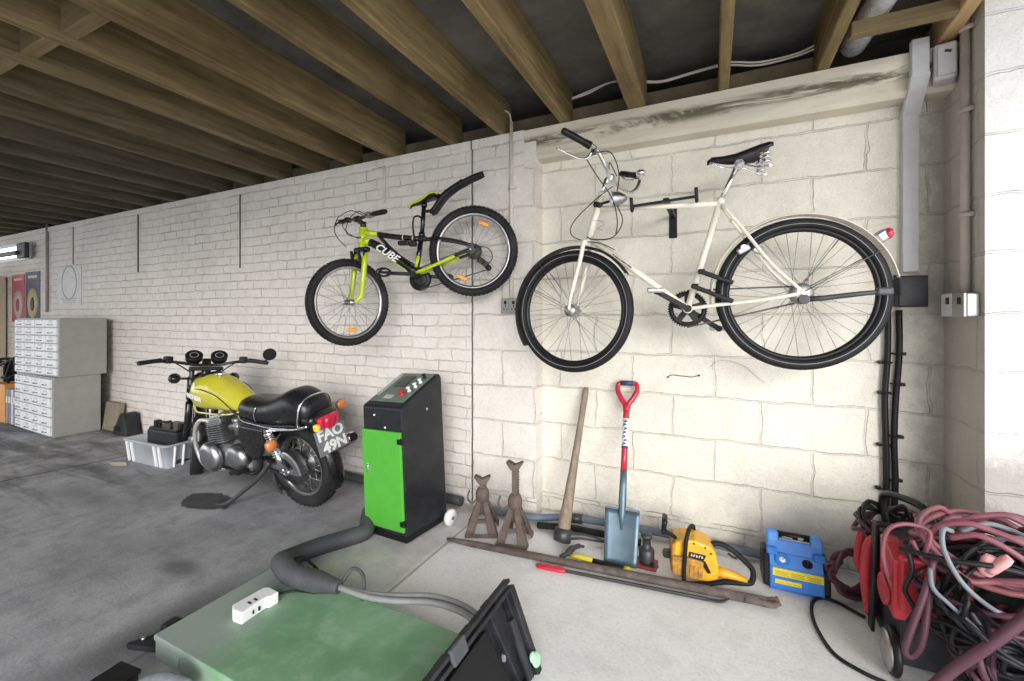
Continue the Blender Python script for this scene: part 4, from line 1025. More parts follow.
    for sg in (-1, 1):
        a = V((hp.x + .045, .09 * sg, hp.z + .02)) + hx * .11; mb.cyl(a, a - hx * .36, .017, n=16); mb.cyl(a - hx * .34, a - hx * .68, .027, n=16); mb.cyl(a - hx * .10, a - hx * .30, .028, n=16)
    fork = mb.build('fork', M['panel_black'], root)
    for k_ in (.10, -.08):
        mb = MB(S2); mb.box(V((hp.x + .02, 0, hp.z + .02)) + hx * k_, (.09, .23, .028), bev=.01); mb.build('fork_yoke', M['panel_black'], fork)
    mb = MB(S2); mb.ring([(.0, -.05), (.022, -.03), (.03, 0), (.022, .03), (.0, .05), (-.004, .05), (.026, 0), (-.004, -.05)], .31, 36, o=(1.46, 0, .30), a0=math.radians(20), a1=math.radians(175)); mb.build('mudguard', M['panel_black'], root)
    mb = MB(S2); hl = V((1.20, 0, .83)); mb.lathe([(0, -.09), (.05, -.085), (.085, -.04), (.092, .02), (.095, .03)], hl, (1, 0, 0), 28); hd = mb.build('headlamp', M['panel_black'], root)
    mb = MB(S2); mb.lathe([(.095, .03), (.088, .045), (.05, .058), (0, .062)], hl, (1, 0, 0), 28); mb.build('lamp_lens', M['white_plastic'], hd)
    for sg in (-1, 1):
        mb = MB(S2); p = V((1.10, .20 * sg, .885)); mb.lathe([(.0, -.05), (.018, -.045), (.036, -.02), (.042, 0)], p, (1, 0, 0), 24); mb.tube([p - V((.01, 0, 0)), V((1.10, .09 * sg, .88))], .009, 8); o = mb.build('indicator', M['panel_black'], root)
        mb = MB(S2); mb.lathe([(.042, 0), (.042, .008), (.034, .018), (0, .025)], p, (1, 0, 0), 24); mb.build('lamp_lens', M['amber_dark'], o)
    # bars
    bp = cr([(.86, .40, 1.035), (.93, .27, 1.04), (.985, .18, 1.025), (1.015, .09, 1.005), (1.02, 0, 1.0), (1.015, -.09, 1.005), (.985, -.18, 1.025), (.93, -.27, 1.04), (.86, -.40, 1.035)], 5)
    mb = MB(S2); mb.tube(bp, .0115, 12); hb = mb.build('handlebar', M['panel_black'], root)
    for sg in (-1, 1):
        a, b = V((.922, .285 * sg, 1.049)), V((.852, .415 * sg, 1.033))
        mb = MB(S2); mb.tube([a, a.lerp(b, .04), a.lerp(b, .08), a.lerp(b, .95), b], [.016, .019, .0165, .0165, .014], 14); mb.build('grip', M['black_plastic'], hb)
        mb = MB(S2); mb.box((.945, .245 * sg, 1.05), (.055, .05, .055), rot=(0, 0, .5 * sg), bev=.01); mb.build('switchgear', M['black_plastic'], hb)
        mb = MB(S2); mb.tube(cr([(.975, .235 * sg, 1.05), (.985, .27 * sg, 1.05), (.955, .34 * sg, 1.045), (.90, .43 * sg, 1.035)], 5), .006, 8, flat=(.6, 1.3)); mb.build('lever', M['dull_alloy'], hb)
    mb = MB(S2); mb.tube(cr([(.89, -.37, 1.045), (.875, -.40, 1.05), (.87, -.42, 1.075)], 5), .006, 8); mb.lathe([(0, .03), (.035, .022), (.05, .004), (.052, -.004), (.048, -.008)], (.87, -.425, 1.105), (1, 0, .1), 22); mir = mb.build('mirror', M['black_plastic'], hb)
    mb = MB(S2); mb.lathe([(.048, -.006), (0, -.0075)], (.87, -.425, 1.105), (1, 0, .1), 22); mb.build('mirror_glass', mat('mirror_face', (.2, .2, .2), .15, .8), mir)
    # clocks
    for sg in (-1, 1):
        ga = V((-.62, 0, .78)).normalized(); gp = V((1.065, .085 * sg, 1.075))
        mb = MB(S2); mb.lathe([(.0, -.07), (.044, -.066), (.058, -.04), (.06, 0), (.056, .006), (.05, .004)], gp, ga, 28); g_ = mb.build('instrument', M['black_plastic'], root)
        mb = MB(S2); mb.lathe([(.05, .003), (0, .0035)], gp, ga, 28); mb.build('dial', M['dial'], g_)
        mb = MB(S2); mb.lathe([(.03, .0042), (.026, .0044)], gp, ga, 28, caps=False); mb.build('dial_ring', M['ink_grey'], g_)
    mb = MB(S2); mb.box((1.05, 0, 1.02), (.05, .06, .05), rot=(0, -.7, 0), bev=.01); mb.build('warning_lamps', M['black_plastic'], root)
    for pts in ([(.96, .24, 1.05), (1.04, .18, 1.0), (1.10, .10, .93), (1.05, .05, .85)], [(.96, -.24, 1.05), (1.05, -.18, 1.0), (1.12, -.10, .92), (1.06, -.05, .84)]):
        mb = MB(S2); mb.tube(cr(pts, 6), .005, 8); mb.build('cable', M['black_cable'], root)
    # ---- stands and pegs
    mb = MB(); mb.tube(cr([(.18, .13, .36), (.24, .17, .27), (.36, .235, .16), (.46, .285, .085), (.53, .31, .06), (.575, .315, .066)], 5), [.022] * 10 + [.019] * 10 + [.014] * 6, 10, flat=(.8, 1.1)); mb.box((.53, .318, .055), (.12, .035, .012), rot=(0, -.1, 0), bev=.004); mb.build('side_stand', M['steel_dark'], root)
    mb = MB(); mb.tube(cr([(.28, -.05, .24), (.36, -.08, .12), (.42, -.10, .03), (.52, -.12, .0)], 5), .015, 10); mb.tube(cr([(.28, .06, .24), (.20, .10, .16), (.12, .12, .13), (.06, .14, .15)], 5), .014, 10); mb.build('centre_stand', M['steel_dark'], root)
    for sg in (-1, 1):
        mb = MB(); mb.bar((.40, .14 * sg, .28), (.40, .25 * sg, .29), .03, .03, bev=.006); mb.bar((.45, .16 * sg, .27), (.60, .18 * sg, .22), .018, .03, bev=.005); mb.build('footrest', M['rubber'], root)
    return root
moto = motorcycle()
# ================================================================== GARAGE MACHINE
def service_machine():
    root = thing('service_machine', 'tall black service cabinet with a bright green door and sloping control panel', 'machine', (-1.745, 2.16, 0), math.radians(-6))
    W, D = .335, .36
    sh = Matrix.Identity(4); sh[0][2] = -.065; sh[0][3] = .0     # it stands a little out of plumb
    T = Matrix.Rotation(math.radians(-3.2), 4, 'Y')
    x0, x1, y0, y1 = -W / 2, W / 2, -D / 2, D / 2
    mb = MB(T); mb.prism([(y0, .05), (y1, .05), (y1, .93), (y1 - .02, .955), (y0 + .012, .80), (y0, .785)], x0, x1, 'yz', bev=.008); body = mb.build('body', M['machine_black'], root)
    mb = MB(T); mb.box((0, .0, .03), (W - .02, D - .02, .05), bev=.006); mb.build('plinth', M['black_plastic'], root)
    a = math.atan2(.955 - .80, y1 - .02 - y0 - .012); ctr = (0, (y0 + y1 - .008) / 2 + .004, .8775 + .004)
    Pm = T @ Matrix.Translation(ctr) @ Matrix.Rotation(a, 4, 'X')
    mb = MB(Pm); mb.box((0, 0, .002), (W * .86, .31, .008), bev=.003); con = mb.build('control_panel', M['console'], root)
    mb = MB(Pm); mb.box((-.125, .02, .008), (.02, .24, .004), bev=.001); mb.build('legend', mat('legend_print', (.42, .46, .42), .5, var=.3, scale=90), con)
    for i, (x, y, c) in enumerate(((.075, -.085, 'red_plastic'), (.10, -.045, 'white_plastic'), (.115, .0, 'white_plastic'), (.115, .05, 'white_plastic'), (.105, .105, 'black_plastic'))):
        mb = MB(Pm); r = .02 if i == 0 else .012
        mb.lathe([(r, .005), (r, .014), (r * .6, .016), (r * .6, .028 if i else .03), (r * 1.1, .03), (r * 1.1, .036), (0, .037)], (x, y, 0), (0, 0, 1), 18); mb.build('knob', M[c], con)
    mb = MB(Pm); mb.box((-.03, .06, .007), (.10, .12, .006), bev=.002); mb.build('display', M['dark_glass'], con)
    mb = MB(Pm); mb.box((-.02, -.11, .0065), (.07, .035, .005), bev=.002); mb.build('label', M['ink_grey'], con)
    mb = MB(T); mb.box((.0, y0 - .009, .365), (W - .01, .018, .575), bev=.004); door = mb.build('door', M['machine_green'], root)
    mb = MB(T); mb.box((-.118, y0 - .0195, .42), (.02, .006, .055), bev=.002); mb.box((-.118, y0 - .023, .42), (.008, .006, .03), bev=.002); mb.build('handle', M['chrome'], door)
    for z in (.60, .13):
        mb = MB(T); mb.box((x1 - .008, y0 - .012, z), (.03, .03, .03), bev=.004); mb.cyl((x1 + .002, y0 - .014, z - .018), (x1 + .002, y0 - .014, z + .018), .006); mb.build('hinge', M['black_plastic'], door)
    for p in ((-.06, y0 - .001, .74), (.03, y0 - .001, .67)):
        mb = MB(T); mb.cyl((p[0], p[1], p[2]), (p[0], p[1] - .006, p[2]), .006); mb.build('screw', M['white_plastic'], root)
    mb = MB(T); mb.cyl((x1, .03, .75), (x1 + .005, .03, .75), .008); mb.build('screw', M['alloy'], root)
    for s_ in (-1, 1):
        mb = MB(); mb.lathe([(.012, -.018), (.045, -.016), (.05, -.008), (.05, .008), (.045, .016), (.012, .018)], ((W / 2 + .03) * s_ + .01, D / 2 - .02, .05), (1, 0, 0), 28); w = mb.build('wheel', M['white_plastic'], root)
        mb = MB(); mb.cyl(((W / 2 + .01) * s_ + .01, D / 2 - .02, .05), ((W / 2 + .055) * s_ + .01, D / 2 - .02, .05), .011); mb.build('axle', M['dull_alloy'], w)
service_machine()

# ================================================================== DRAWER CABINETS
def drawer_cabinet(label, loc, rz, W, H, D, rows, cols, dmat):
    root = thing('drawer_cabinet', label, 'cabinet', loc, rz, 'stacked drawer cabinets')
    mb = MB(); t = .018
    mb.box((0, D / 2, H / 2), (W, D, H), bev=.004)
    mb.build('body', M['cabinet'], root)
    cw, ch = (W - .03) / cols, (H - .03) / rows
    proto = hp = lp = None
    for c in range(cols):
        for r in range(rows):
            x = -W / 2 + .015 + cw * (c + .5); z = .015 + ch * (r + .5)
            if proto is None:
                mb = MB(); mb.box((0, -.011, 0), (cw - .012, .022, ch - .012), bev=.003); d = proto = mb.build('drawer', dmat, root)
                mb = MB(); mb.tube(cr([(-.045, -.022, -.012), (-.04, -.036, -.014), (0, -.04, -.016), (.04, -.036, -.014), (.045, -.022, -.012)], 4), .004, 6); hp = mb.build('drawer_pull', M['dull_alloy'], d)
                mb = MB(); mb.box((0, -.0225, .022), (.09, .002, .022)); lp = mb.build('label_card', M['paper_pale'], d)
            else:
                d = dup(proto, root); dup(hp, d); 
                if (c * 7 + r * 3) % 4: dup(lp, d)
            d.location = (x, 0, z)
    return root
drawer_cabinet('grey cabinet of small white drawers standing on the floor by the brick wall', (-7.10, 2.10, 0), math.radians(-1.5), 1.08, .66, .40, 6, 4, M['drawer_white'])
drawer_cabinet('grey cabinet of small white drawers set askew on top of another cabinet', (-7.05, 2.11, .662), math.radians(1.5), 1.06, .655, .41, 7, 4, M['drawer_white'])

# posters on the brick wall by the cabinets
def poster(label, u0, v0, u1, v1, m, ink, inner):
    a, b = at(u0, v1, Y1), at(u1, v0, Y1); cx_, cz = (a.x + b.x) / 2, (a.z + b.z) / 2; w, h = b.x - a.x, b.z - a.z
    root = thing('poster', label, 'poster', (cx_, Y1, cz), 0, 'papers on the far wall')
    mb = MB(); mb.box((0, -.004, 0), (w, .004, h)); mb.build('sheet', m, root)
    if inner == 'oval':
        mb = MB(); mb.lathe([(.0, .0), (.36, 0), (.36, .001), (0, .001)], (0, 0, 0), (0, -1, 0), 32); o = mb.build('picture', ink, root); o.matrix_local = Matrix.Translation((0, -.0065, -h * .12)) @ Matrix.Diagonal((w, 1, h * .85, 1))
        mb = MB(); mb.lathe([(.0, .0), (.2, 0), (.2, .001), (0, .001)], (0, 0, 0), (0, -1, 0), 24); o = mb.build('picture', m, root); o.matrix_local = Matrix.Translation((0, -.0085, -h * .14)) @ Matrix.Diagonal((w * .7, 1, h * .7, 1))
        mb = MB(); mb.box((0, -.007, h * .40), (w * .6, .001, h * .05)); mb.build('heading', ink, root)
    else:
        mb = MB(); mb.ring([(-.012, -.001), (.012, -.001), (.012, .001), (-.012, .001)], .3, 40); o = mb.build('picture', ink, root); o.matrix_local = Matrix.Translation((0, -.0075, h * .1)) @ Matrix.Diagonal((w, 1, w * 1.05, 1))
        for k in range(3):
            mb = MB(); mb.box((0, -.007, -h * (.32 + .05 * k)), (w * (.7 - .12 * k), .001, h * .02)); mb.build('text_line', ink, root)
poster('red poster with a pale oval picture above the drawer cabinets', 12.4, 274, 25, 322, M['paper_red'], M['ink_pale'], 'oval')
poster('dark navy poster with a pale yellow oval picture above the drawer cabinets', 26, 271, 40.5, 322, M['paper_navy'], M['ink_yellow'], 'oval')
poster('pale sheet with a faint ring drawing stuck to the white brick wall', 58, 266, 82, 306, M['paper_pale'], M['ink_grey'], 'ring')

# cream locker, black clutter and goods at the far left edge
def locker():
    p = fl(2, 418); root = thing('locker', 'cream two-door locker at the far left edge beyond the drawer cabinets', 'locker', (-10.3, 2.12, 0))
    mb = MB(); mb.box((0, .24, .98), (1.0, .48, 1.94), bev=.006); mb.build('body', M['cream_door'], root)
    for z, h in ((1.32, 1.2), (.37, .66)):
        mb = MB(); mb.box((.0, -.01, z), (.96, .02, h), bev=.004); d = mb.build('door', M['cream_door'], root)
        mb = MB(); mb.box((.4, -.025, z), (.02, .012, .1), bev=.003); mb.build('handle', M['chrome'], d)
locker()
def crate_goods():
    root = thing('carton', 'orange carton on the floor by the lower drawer cabinet at the far left', 'box', (-8.25, 2.12, 0))
    mb = MB(); mb.box((0, .17, .24), (.42, .34, .48), bev=.006); mb.build('body', M['orange_box'], root)
    mb = MB(); mb.box((.0, .17, .483), (.42, .05, .004)); mb.build('tape', M['ink_pale'], root)
    cols = [((.3, .3, .36), 'grey'), ((.25, .2, .3), 'plum'), ((.72, .72, .72), 'white'), ((.18, .2, .27), 'navy')]
    for k, (c, nm) in enumerate(cols):
        mb = MB(); x = -8.0 + k * .075; mb.box((x, 2.28, .215), (.062, .3, .43), bev=.004)
        mb.cur = 1; mb.box((x, 2.128, .30), (.04, .004, .08)); mb.cur = 0
        o = mb.build('box_file', [mat('file_' + nm, c, .5), M['white_print']]); tag(o, '%s box file upright beside the lower drawer cabinet' % nm, 'file', 'box files by the drawer cabinets')
    root = thing('cable_bundle', 'tangle of black leads piled between the locker and the drawer cabinets', 'cables', (-8.2, 2.2, .49))
    rnd = random.Random(3)
    for k in range(7):
        mb = MB(); pts = [(rnd.uniform(-.3, .28), rnd.uniform(-.08, .12), .025 + rnd.uniform(0, .30) * (1 if 0 < j < 5 else .1)) for j in range(6)]
        mb.tube(cr(pts, 6), .018, 8); mb.build('lead', M['black_cable'], root)
crate_goods()
# black bracketed beam across the far window
def beam_thing():
    a, b = at(-8, 252.5, 2.5), at(18, 252.5, 2.5)
    root = thing('sliding_gear', 'dark metal bar ending in a square plate across the far window', 'bar', (b.x, 2.5, b.z))
    mb = MB(); mb.bar((0, 0, 0), (a.x - b.x, 0, 0), .06, .06, bev=.008); mb.build('bar', M['steel_dark'], root)
    mb = MB(); mb.box((.06, .03, .03), (.28, .05, .22), bev=.01); mb.build('plate', M['steel_dark'], root)
    mb = MB(); mb.bar((-.3, 0, .05), (-.3, 0, TOP - b.z - .01), .05, .05); mb.build('hanger', M['steel_dark'], root)
beam_thing()

# ================================================================== PLASTIC TUB AND WHAT IS IN IT
def tub():
    root = thing('storage_tub', 'clear plastic storage tub on the floor in front of the motorcycle', 'tub', (-4.60, 2.27, 0), math.radians(2))
    W, D, H = .62, .44, .215
    def rect(w, d, z, r=.04, n=5):
        out = []
        for sx, sy, a0 in ((1, 1, 0), (-1, 1, 90), (-1, -1, 180), (1, -1, 270)):
            for k in range(n):
                a = math.radians(a0 + 90 * k / (n - 1)); out.append((sx * (w / 2 - r) + r * math.cos(a), sy * (d / 2 - r) + r * math.sin(a), z))
        return out
    mb = MB(); mb.loft([rect(W * .9, D * .88, .004), rect(W, D, H), rect(W + .05, D + .05, H), rect(W + .05, D + .05, H - .015), rect(W + .008, D + .008, H - .015), rect(W * .9 + .008, D * .88 + .008, .0)], caps=False)
    mb.add(rect(W * .9, D * .88, .004), [tuple(range(20))], False); mb.build('body', M['clear_plastic'], root)
    for x, y, ang in ((-.24, -D / 2, 0), (.18, -D / 2, 0), (W / 2, -.12, PI / 2), (W / 2, .12, PI / 2)):
        for s_ in (-.035, .035):
            mb = MB(); mb.bar((0 + s_, -.012, H - .02), (s_, .012, .01), .012, .02, up=(0, 1, 0), bev=.003); o = mb.build('rib', M['white_plastic'], root); o.matrix_local = Matrix.Translation((x, y, 0)) @ Matrix.Rotation(ang, 4, 'Z')
    b = thing('battery_case', 'black handled battery case sitting in the clear plastic tub', 'battery', (-4.52, 2.26, .012), math.radians(4))
    mb = MB(); mb.box((0, 0, .15), (.42, .26, .28), bev=.015); mb.build('body', M['black_dusty'], b)
    mb = MB(); mb.box((0, 0, .295), (.4, .24, .03), bev=.008); mb.box((.1, .03, .32), (.12, .1, .04), bev=.01); mb.build('lid', M['black_plastic'], b)
    mb = MB(); mb.tube(cr([(-.11, -.08, .30), (-.10, -.08, .345), (.0, -.08, .36), (.05, -.08, .365), (.06, -.08, .31)], 5), .011, 8); mb.build('handle', M['black_plastic'], b)
    for x in (-.17, .18): mb = MB(); mb.box((x, -.06, .33), (.05, .05, .06), bev=.008); mb.build('terminal_cap', M['black_plastic'], b)
tub()
# dark block and card by the wall foot, left
def wedge():
    p = at(125, 420, 2.5)
    root = thing('wheel_chock', 'dark wedge standing at the wall foot between cabinets and tub', 'wedge', (-6.05, 2.52, 0))
    mb = MB(); mb.prism([(-.16, 0), (.16, 0), (.10, .24), (.03, .25)], -.07, .07, 'xz', bev=.01); mb.build('block', M['black_dusty'], root)
    mb = MB(); mb.box((-.03, -.075, .07), (.12, .01, .05), bev=.003); mb.build('grip', M['rubber'], root)
    o = MB().box((-6.40, 2.545, .16), (.30, .06, .32), rot=(-.12, 0, 0), bev=.004).build('cardboard_sheet', M['brown_card']); tag(o, 'brown card propped against the wall foot beside the drawer cabinets', 'card')
wedge()

# ================================================================== AXLE STANDS
def axle_stand(label, loc, rz, base, hbody, hpost):
    root = thing('axle_stand', label, 'stand', loc, rz, 'rusty axle stands')
    b = base / 2; t = .012
    mb = MB()
    for sx in (-1, 1):
        for sy in (-1, 1):
            foot, topp = V((sx * b, sy * b, .006)), V((sx * .024, sy * .024, hbody))
            m1 = foot.lerp(topp, .5) + V((sx * .004, sy * .004, 0))
            # folded plate leg: two flanges meeting at the corner
            d = topp - foot
            for dirv in (V((-sx, 0, 0)), V((0, -sy, 0))):
                w0, w1 = .05, .026
                mb.loft([[foot, foot + dirv * w0, foot + dirv * w0 + V((-sx * t * .4, -sy * t * .4, 0)), foot + V((-sx * t * .4, -sy * t * .4, 0))],
                         [topp, topp + dirv * w1, topp + dirv * w1 + V((-sx * t * .3, -sy * t * .3, 0)), topp + V((-sx * t * .3, -sy * t * .3, 0))]], smooth=False)
    mb.build('frame', M['rust'], root)
    mb = MB()
    for i, (sx, sy, tx, ty) in enumerate(((-1, -1, 1, -1), (1, -1, 1, 1), (1, 1, -1, 1), (-1, 1, -1, -1))):
        z = hbody * .40; k = 1 - .40 * .9
        mb.bar((sx * b * k, sy * b * k, z), (tx * b * k, ty * b * k, z), .005, .02)
        mb.bar((sx * b * .98, sy * b * .98, .012), (tx * b * .98, ty * b * .98, .012), .005, .022) if i % 2 == 0 else None
    mb.build('brace', M['rust'], root)
    mb = MB(); mb.loft([[(r * math.cos(2 * PI * k / 12), r * math.sin(2 * PI * k / 12), z) for k in range(12)] for r, z in ((.03, hbody - .035), (.042, hbody - .015), (.044, hbody + .02), (.036, hbody + .045), (.024, hbody + .06))]); mb.build('collar', M['rust'], root)
    mb = MB(); mb.box((0, 0, (hbody - .1 + hpost) / 2), (.034, .026, hpost - hbody + .1), bev=.004)
    n = int((hpost - hbody) / .016)
    for i in range(n): mb.box((.02, 0, hbody + .03 + i * .016), (.01, .018, .007))
    post = mb.build('ratchet_post', M['rust'], root)
    mb = MB(); mb.prism([(-.052, .022), (-.04, .028), (0, .008), (.04, .028), (.052, .022), (.03, -.012), (.018, -.024), (-.018, -.024), (-.03, -.012)], -.024, .024, 'xz', bev=.003); sd = mb.build('saddle', M['rust'], post); sd.location = (0, 0, hpost)
    mb = MB(); mb.tube(cr([(-.03, -.035, hbody + .0), (-.06, -.05, hbody - .02), (-.085, -.06, hbody + .015), (-.075, -.055, hbody + .06)], 5), .006, 8); mb.build('lever', M['rust'], root)
axle_stand('rusty axle stand set low, beside the white wheel of the service cabinet', (-1.305, 2.33, 0), math.radians(24), .20, .21, .315)
axle_stand('rusty axle stand with its post raised high, beside a lower one', (-1.07, 2.305, 0), math.radians(10), .19, .22, .445)

# ================================================================== PICKAXE, SPADE
def pickaxe():
    foot, tip = V((-.80, 2.375, .03)), V((-.75, 2.715, .868))
    root = thing('pickaxe', 'pickaxe leaning head-down on the block wall between axle stands and spade', 'pickaxe', (foot.x, foot.y, 0))
    d = tip - foot; rel = lambda p: V(p) - V((foot.x, foot.y, 0)); L = d.length
    mb = MB(); ts = [0, .05, .12, .25, .45, .7, .9, .97, 1]; rs = [.046, .046, .045, .038, .030, .025, .024, .0245, .02]
    mb.tube([rel(foot + d * t) for t in ts], rs, 14, flat=(1.0, .8)); mb.build('handle', M['old_wood'], root)
    hz = .06; c = rel(foot + d * .03)
    mb = MB(); mb.lathe([(.03, -.04), (.05, -.035), (.054, 0), (.05, .035), (.03, .04)], c, d, 20)
    mb.tube(cr([c + V((.03, .0, 0)), c + V((.10, .04, -.004)), c + V((.19, .07, -.018)), c + V((.27, .09, -.035))], 5), [.024, .023, .022, .021, .020, .019, .018, .017, .016, .015, .013, .011, .009, .007, .004, .003], 8)
    mb.tube(cr([c - V((.02, .0, 0)), c + V((-.03, .09, -.0)), c + V((-.04, .17, -.015))], 6), .022, 8, flat=(.5, 1.2)); mb.build('head', M['steel_dark'], root)
pickaxe()
def spade():
    foot, tip = V((-.452, 2.305, .006)), V((-.482, 2.705, .915))
    root = thing('spade', 'spade with red D-handle and steel blade leaning on the white block wall', 'spade', (foot.x, foot.y, 0))
    d = (tip - foot); L = d.length; d.normalize(); side = V((1, .0, 0)); side = (side - d * side.dot(d)).normalized(); nrm = side.cross(d)
    # local frame: x across, y along shaft, z = towards the viewer
    if nrm.y > 0: nrm = -nrm
    base = Matrix.Translation(V((0, 0, foot.z))) @ Matrix(((side.x, d.x, nrm.x, 0), (side.y, d.y, nrm.y, 0), (side.z, d.z, nrm.z, 0), (0, 0, 0, 1)))
    LB = .272; mb = MB(base); n = 9; rows = []
    for j in range(11):
        y = LB * j / 10; w = .085 + .010 * (j / 10); row = []
        for i in range(n):
            x = -w + 2 * w * i / (n - 1); q = (x / w) ** 2
            z = .010 * q - .016 * (y / LB) ** 2 * (1 - q) * .4 + .012 * (1 - y / LB) * (1 - q) * .0
            row.append((x, y + (.012 * q if j == 0 else 0) * 0, z))
        rows.append(row)
    vs = [p for r in rows for p in r]; fs = []
    for j in range(10):
        for i in range(n - 1): fs.append((j * n + i, j * n + i + 1, (j + 1) * n + i + 1, (j + 1) * n + i))
    o = len(vs); vs += [(x, y, z - .0025) for x, y, z in vs]; fs += [tuple(reversed([q + o for q in f])) for f in fs]
    edge = [i for i in range(n)] + [j * n + n - 1 for j in range(1, 11)] + [10 * n + i for i in range(n - 2, -1, -1)] + [j * n for j in range(9, 0, -1)]
    for k in range(len(edge)): a, b = edge[k], edge[(k + 1) % len(edge)]; fs.append((a, b, b + o, a + o))
    mb.add(vs, fs, True); mb.box((-.058, LB + .005, .002), (.07, .008, .016)); mb.box((.058, LB + .005, .002), (.07, .008, .016)); blade = mb.build('blade', M['spade_steel'], root)
    mb = MB(base); mb.tube([(0, .17, .004), (0, .24, .010), (0, .31, .014), (0, .40, .016), (0, .50, .016)], [.004, .016, .022, .02, .0185], 14, flat=(.8, 1)); mb.build('socket', M['spade_steel'], root)
    mb = MB(base); mb.tube([(0, .48, .016), (0, .56, .016), (0, .80, .016), (0, L - .14, .016)], [.018, .018, .018, .018], 14); sh = mb.build('shaft', M['spade_red'], root)
    mb = MB(base); mb.cyl((0, .60, .016), (0, .775, .016), .0186, n=18); lab = mb.build('label_sleeve', M['white_print'], sh)
    mb = MB(base)
    for i, (y, x, h) in enumerate(((.625, -.002, .013), (.645, .004, .012), (.665, -.003, .014), (.69, -.001, .012), (.712, .003, .013), (.735, -.003, .012), (.755, .002, .01))):
        mb.bar((x - .009, y - h * .4, .0347), (x + .009, y + h * .35, .0347), .0055, .002, up=(0, 0, 1)); mb.bar((x - .008, y + h * .5, .0346), (x + .004, y + h * .5, .0346), .0045, .002, up=(0, 0, 1))
    mb.build('label_print', M['black_plastic'], lab)
    mb = MB(base); mb.cyl((-.0, .60, .0163), (0, .615, .0163), .0189, n=18); mb.build('label_band', M['spade_blue'], lab)
    top = L - .012
    mb = MB(base)
    mb.tube(cr([(0, L - .17, .016), (-.008, L - .135, .016), (-.036, L - .095, .016), (-.057, L - .05, .016), (-.057, L - .018, .016), (-.048, L + .002, .016)], 6), [.02] * 6 + [.0165] * 12 + [.0145] * 13, 12)
    mb.tube(cr([(0, L - .17, .016), (.008, L - .135, .016), (.036, L - .095, .016), (.057, L - .05, .016), (.057, L - .018, .016), (.048, L + .002, .016)], 6), [.02] * 6 + [.0165] * 12 + [.0145] * 13, 12)
    mb.cyl((-.05, L - .0, .016), (.05, L - .0, .016), .014); hd = mb.build('handle', M['spade_red'], root)
    mb = MB(base); mb.cyl((-.037, L - .0, .016), (.037, L - .0, .016), .0158, n=18); mb.build('hand_grip', M['spade_blue'], hd)
spade()

# ================================================================== BARS AND SMALL TOOLS ON THE FLOOR
def pinch_bar():
    a, b = V((-1.43, 2.125, .014)), V((.185, 2.265, .024))
    root = thing('pinch_bar', 'long rusty pinch bar with a forked end lying along the concrete floor', 'bar', (a.x, a.y, 0))
    r = lambda p: V(p) - V((a.x, a.y, 0)); d = (b - a)
    mb = MB(); mb.tube([r(a), r(a + d * .03), r(a + d * .1), r(a + d * .3), r(a + d * .7), r(b)], [.008, .013, .018, .02, .021, .022], 8); mb.build('shank', M['rust_bar'], root)
    e = d.normalized(); s_ = V((-e.y, e.x, 0))
    for k in (-1, 1):
        mb = MB(); mb.tube(cr([r(b - e * .06) + s_ * .008 * k, r(b) + s_ * .012 * k, r(b + e * .05) + s_ * .017 * k, r(b + e * .085) + s_ * .02 * k + V((0, 0, .016))], 5), [.016] * 8 + [.014] * 5 + [.01] * 3, 8); mb.build('claw', M['rust_bar'], root)
pinch_bar()
def red_bar():
    a, b = fl(536, 565, .014), fl(716, 601, .012)
    root = thing('pry_bar', 'red-handled pry bar lying in front of the long rusty bar', 'pry bar', (a.x, a.y, 0))
    r = lambda p: V(p) - V((a.x, a.y, 0)); d = b - a; e = d.normalized()
    mb = MB(); mb.tube([r(a), r(a + e * .01), r(a + e * .06), r(a + e * .13), r(a + e * .155), r(a + e * .16)], [.008, .014, .017, .016, .014, .009], 12, flat=(.8, 1.1)); mb.build('handle', M['spade_red'], root)
    mb = MB(); mb.bar(r(a + e * .15), r(b - e * .03), .014, .014, bev=.003); mb.tube(cr([r(b - e * .04), r(b), r(b + e * .03) + V((0, 0, .006)), r(b + e * .055) + V((0, .01, .018))], 4), [.008] * 9 + [.007, .006, .005, .004], 8, flat=(.7, 1.5)); mb.build('shank', M['steel_dark'], root)
red_bar()
def hammer():
    a, b = V((-.75, 2.27, .016)), V((-.385, 2.265, .016))
    root = thing('hammer', 'yellow and black handled hammer on the floor behind the bars, below the spade', 'hammer', (a.x, a.y, 0))
    r = lambda p: V(p) - V((a.x, a.y, 0)); d = (b - a); e = d.normalized()
    mb = MB(); mb.tube([r(a + d * .1), r(a + d * .2), r(a + d * .45)], [.010, .013, .014], 10, flat=(.8, 1.2)); mb.build('shaft', M['yellow_label'], root)
    mb = MB(); mb.tube([r(a + d * .44), r(a + d * .6), r(a + d * .9)], [.0145, .015, .0155], 10, flat=(.8, 1.2)); mb.build('grip', M['black_plastic'], root)
    mb = MB(); mb.tube([r(a + d * .89), r(a + d * .95), r(b)], [.0155, .018, .012], 10, flat=(.8, 1.2)); mb.build('butt', M['yellow_label'], root)
    mb = MB(); c = r(a + d * .06) + V((0, 0, .004)); mb.tube(cr([c + V((-.03, -.045, -.004)), c + V((-.005, -.01, .004)), c + V((.01, .03, .012)), c + V((.035, .075, .014)), c + V((.06, .10, .004))], 5), [.012] * 6 + [.017] * 6 + [.013] * 5 + [.008] * 4, 10); mb.build('head', M['steel_dark'], root)
hammer()
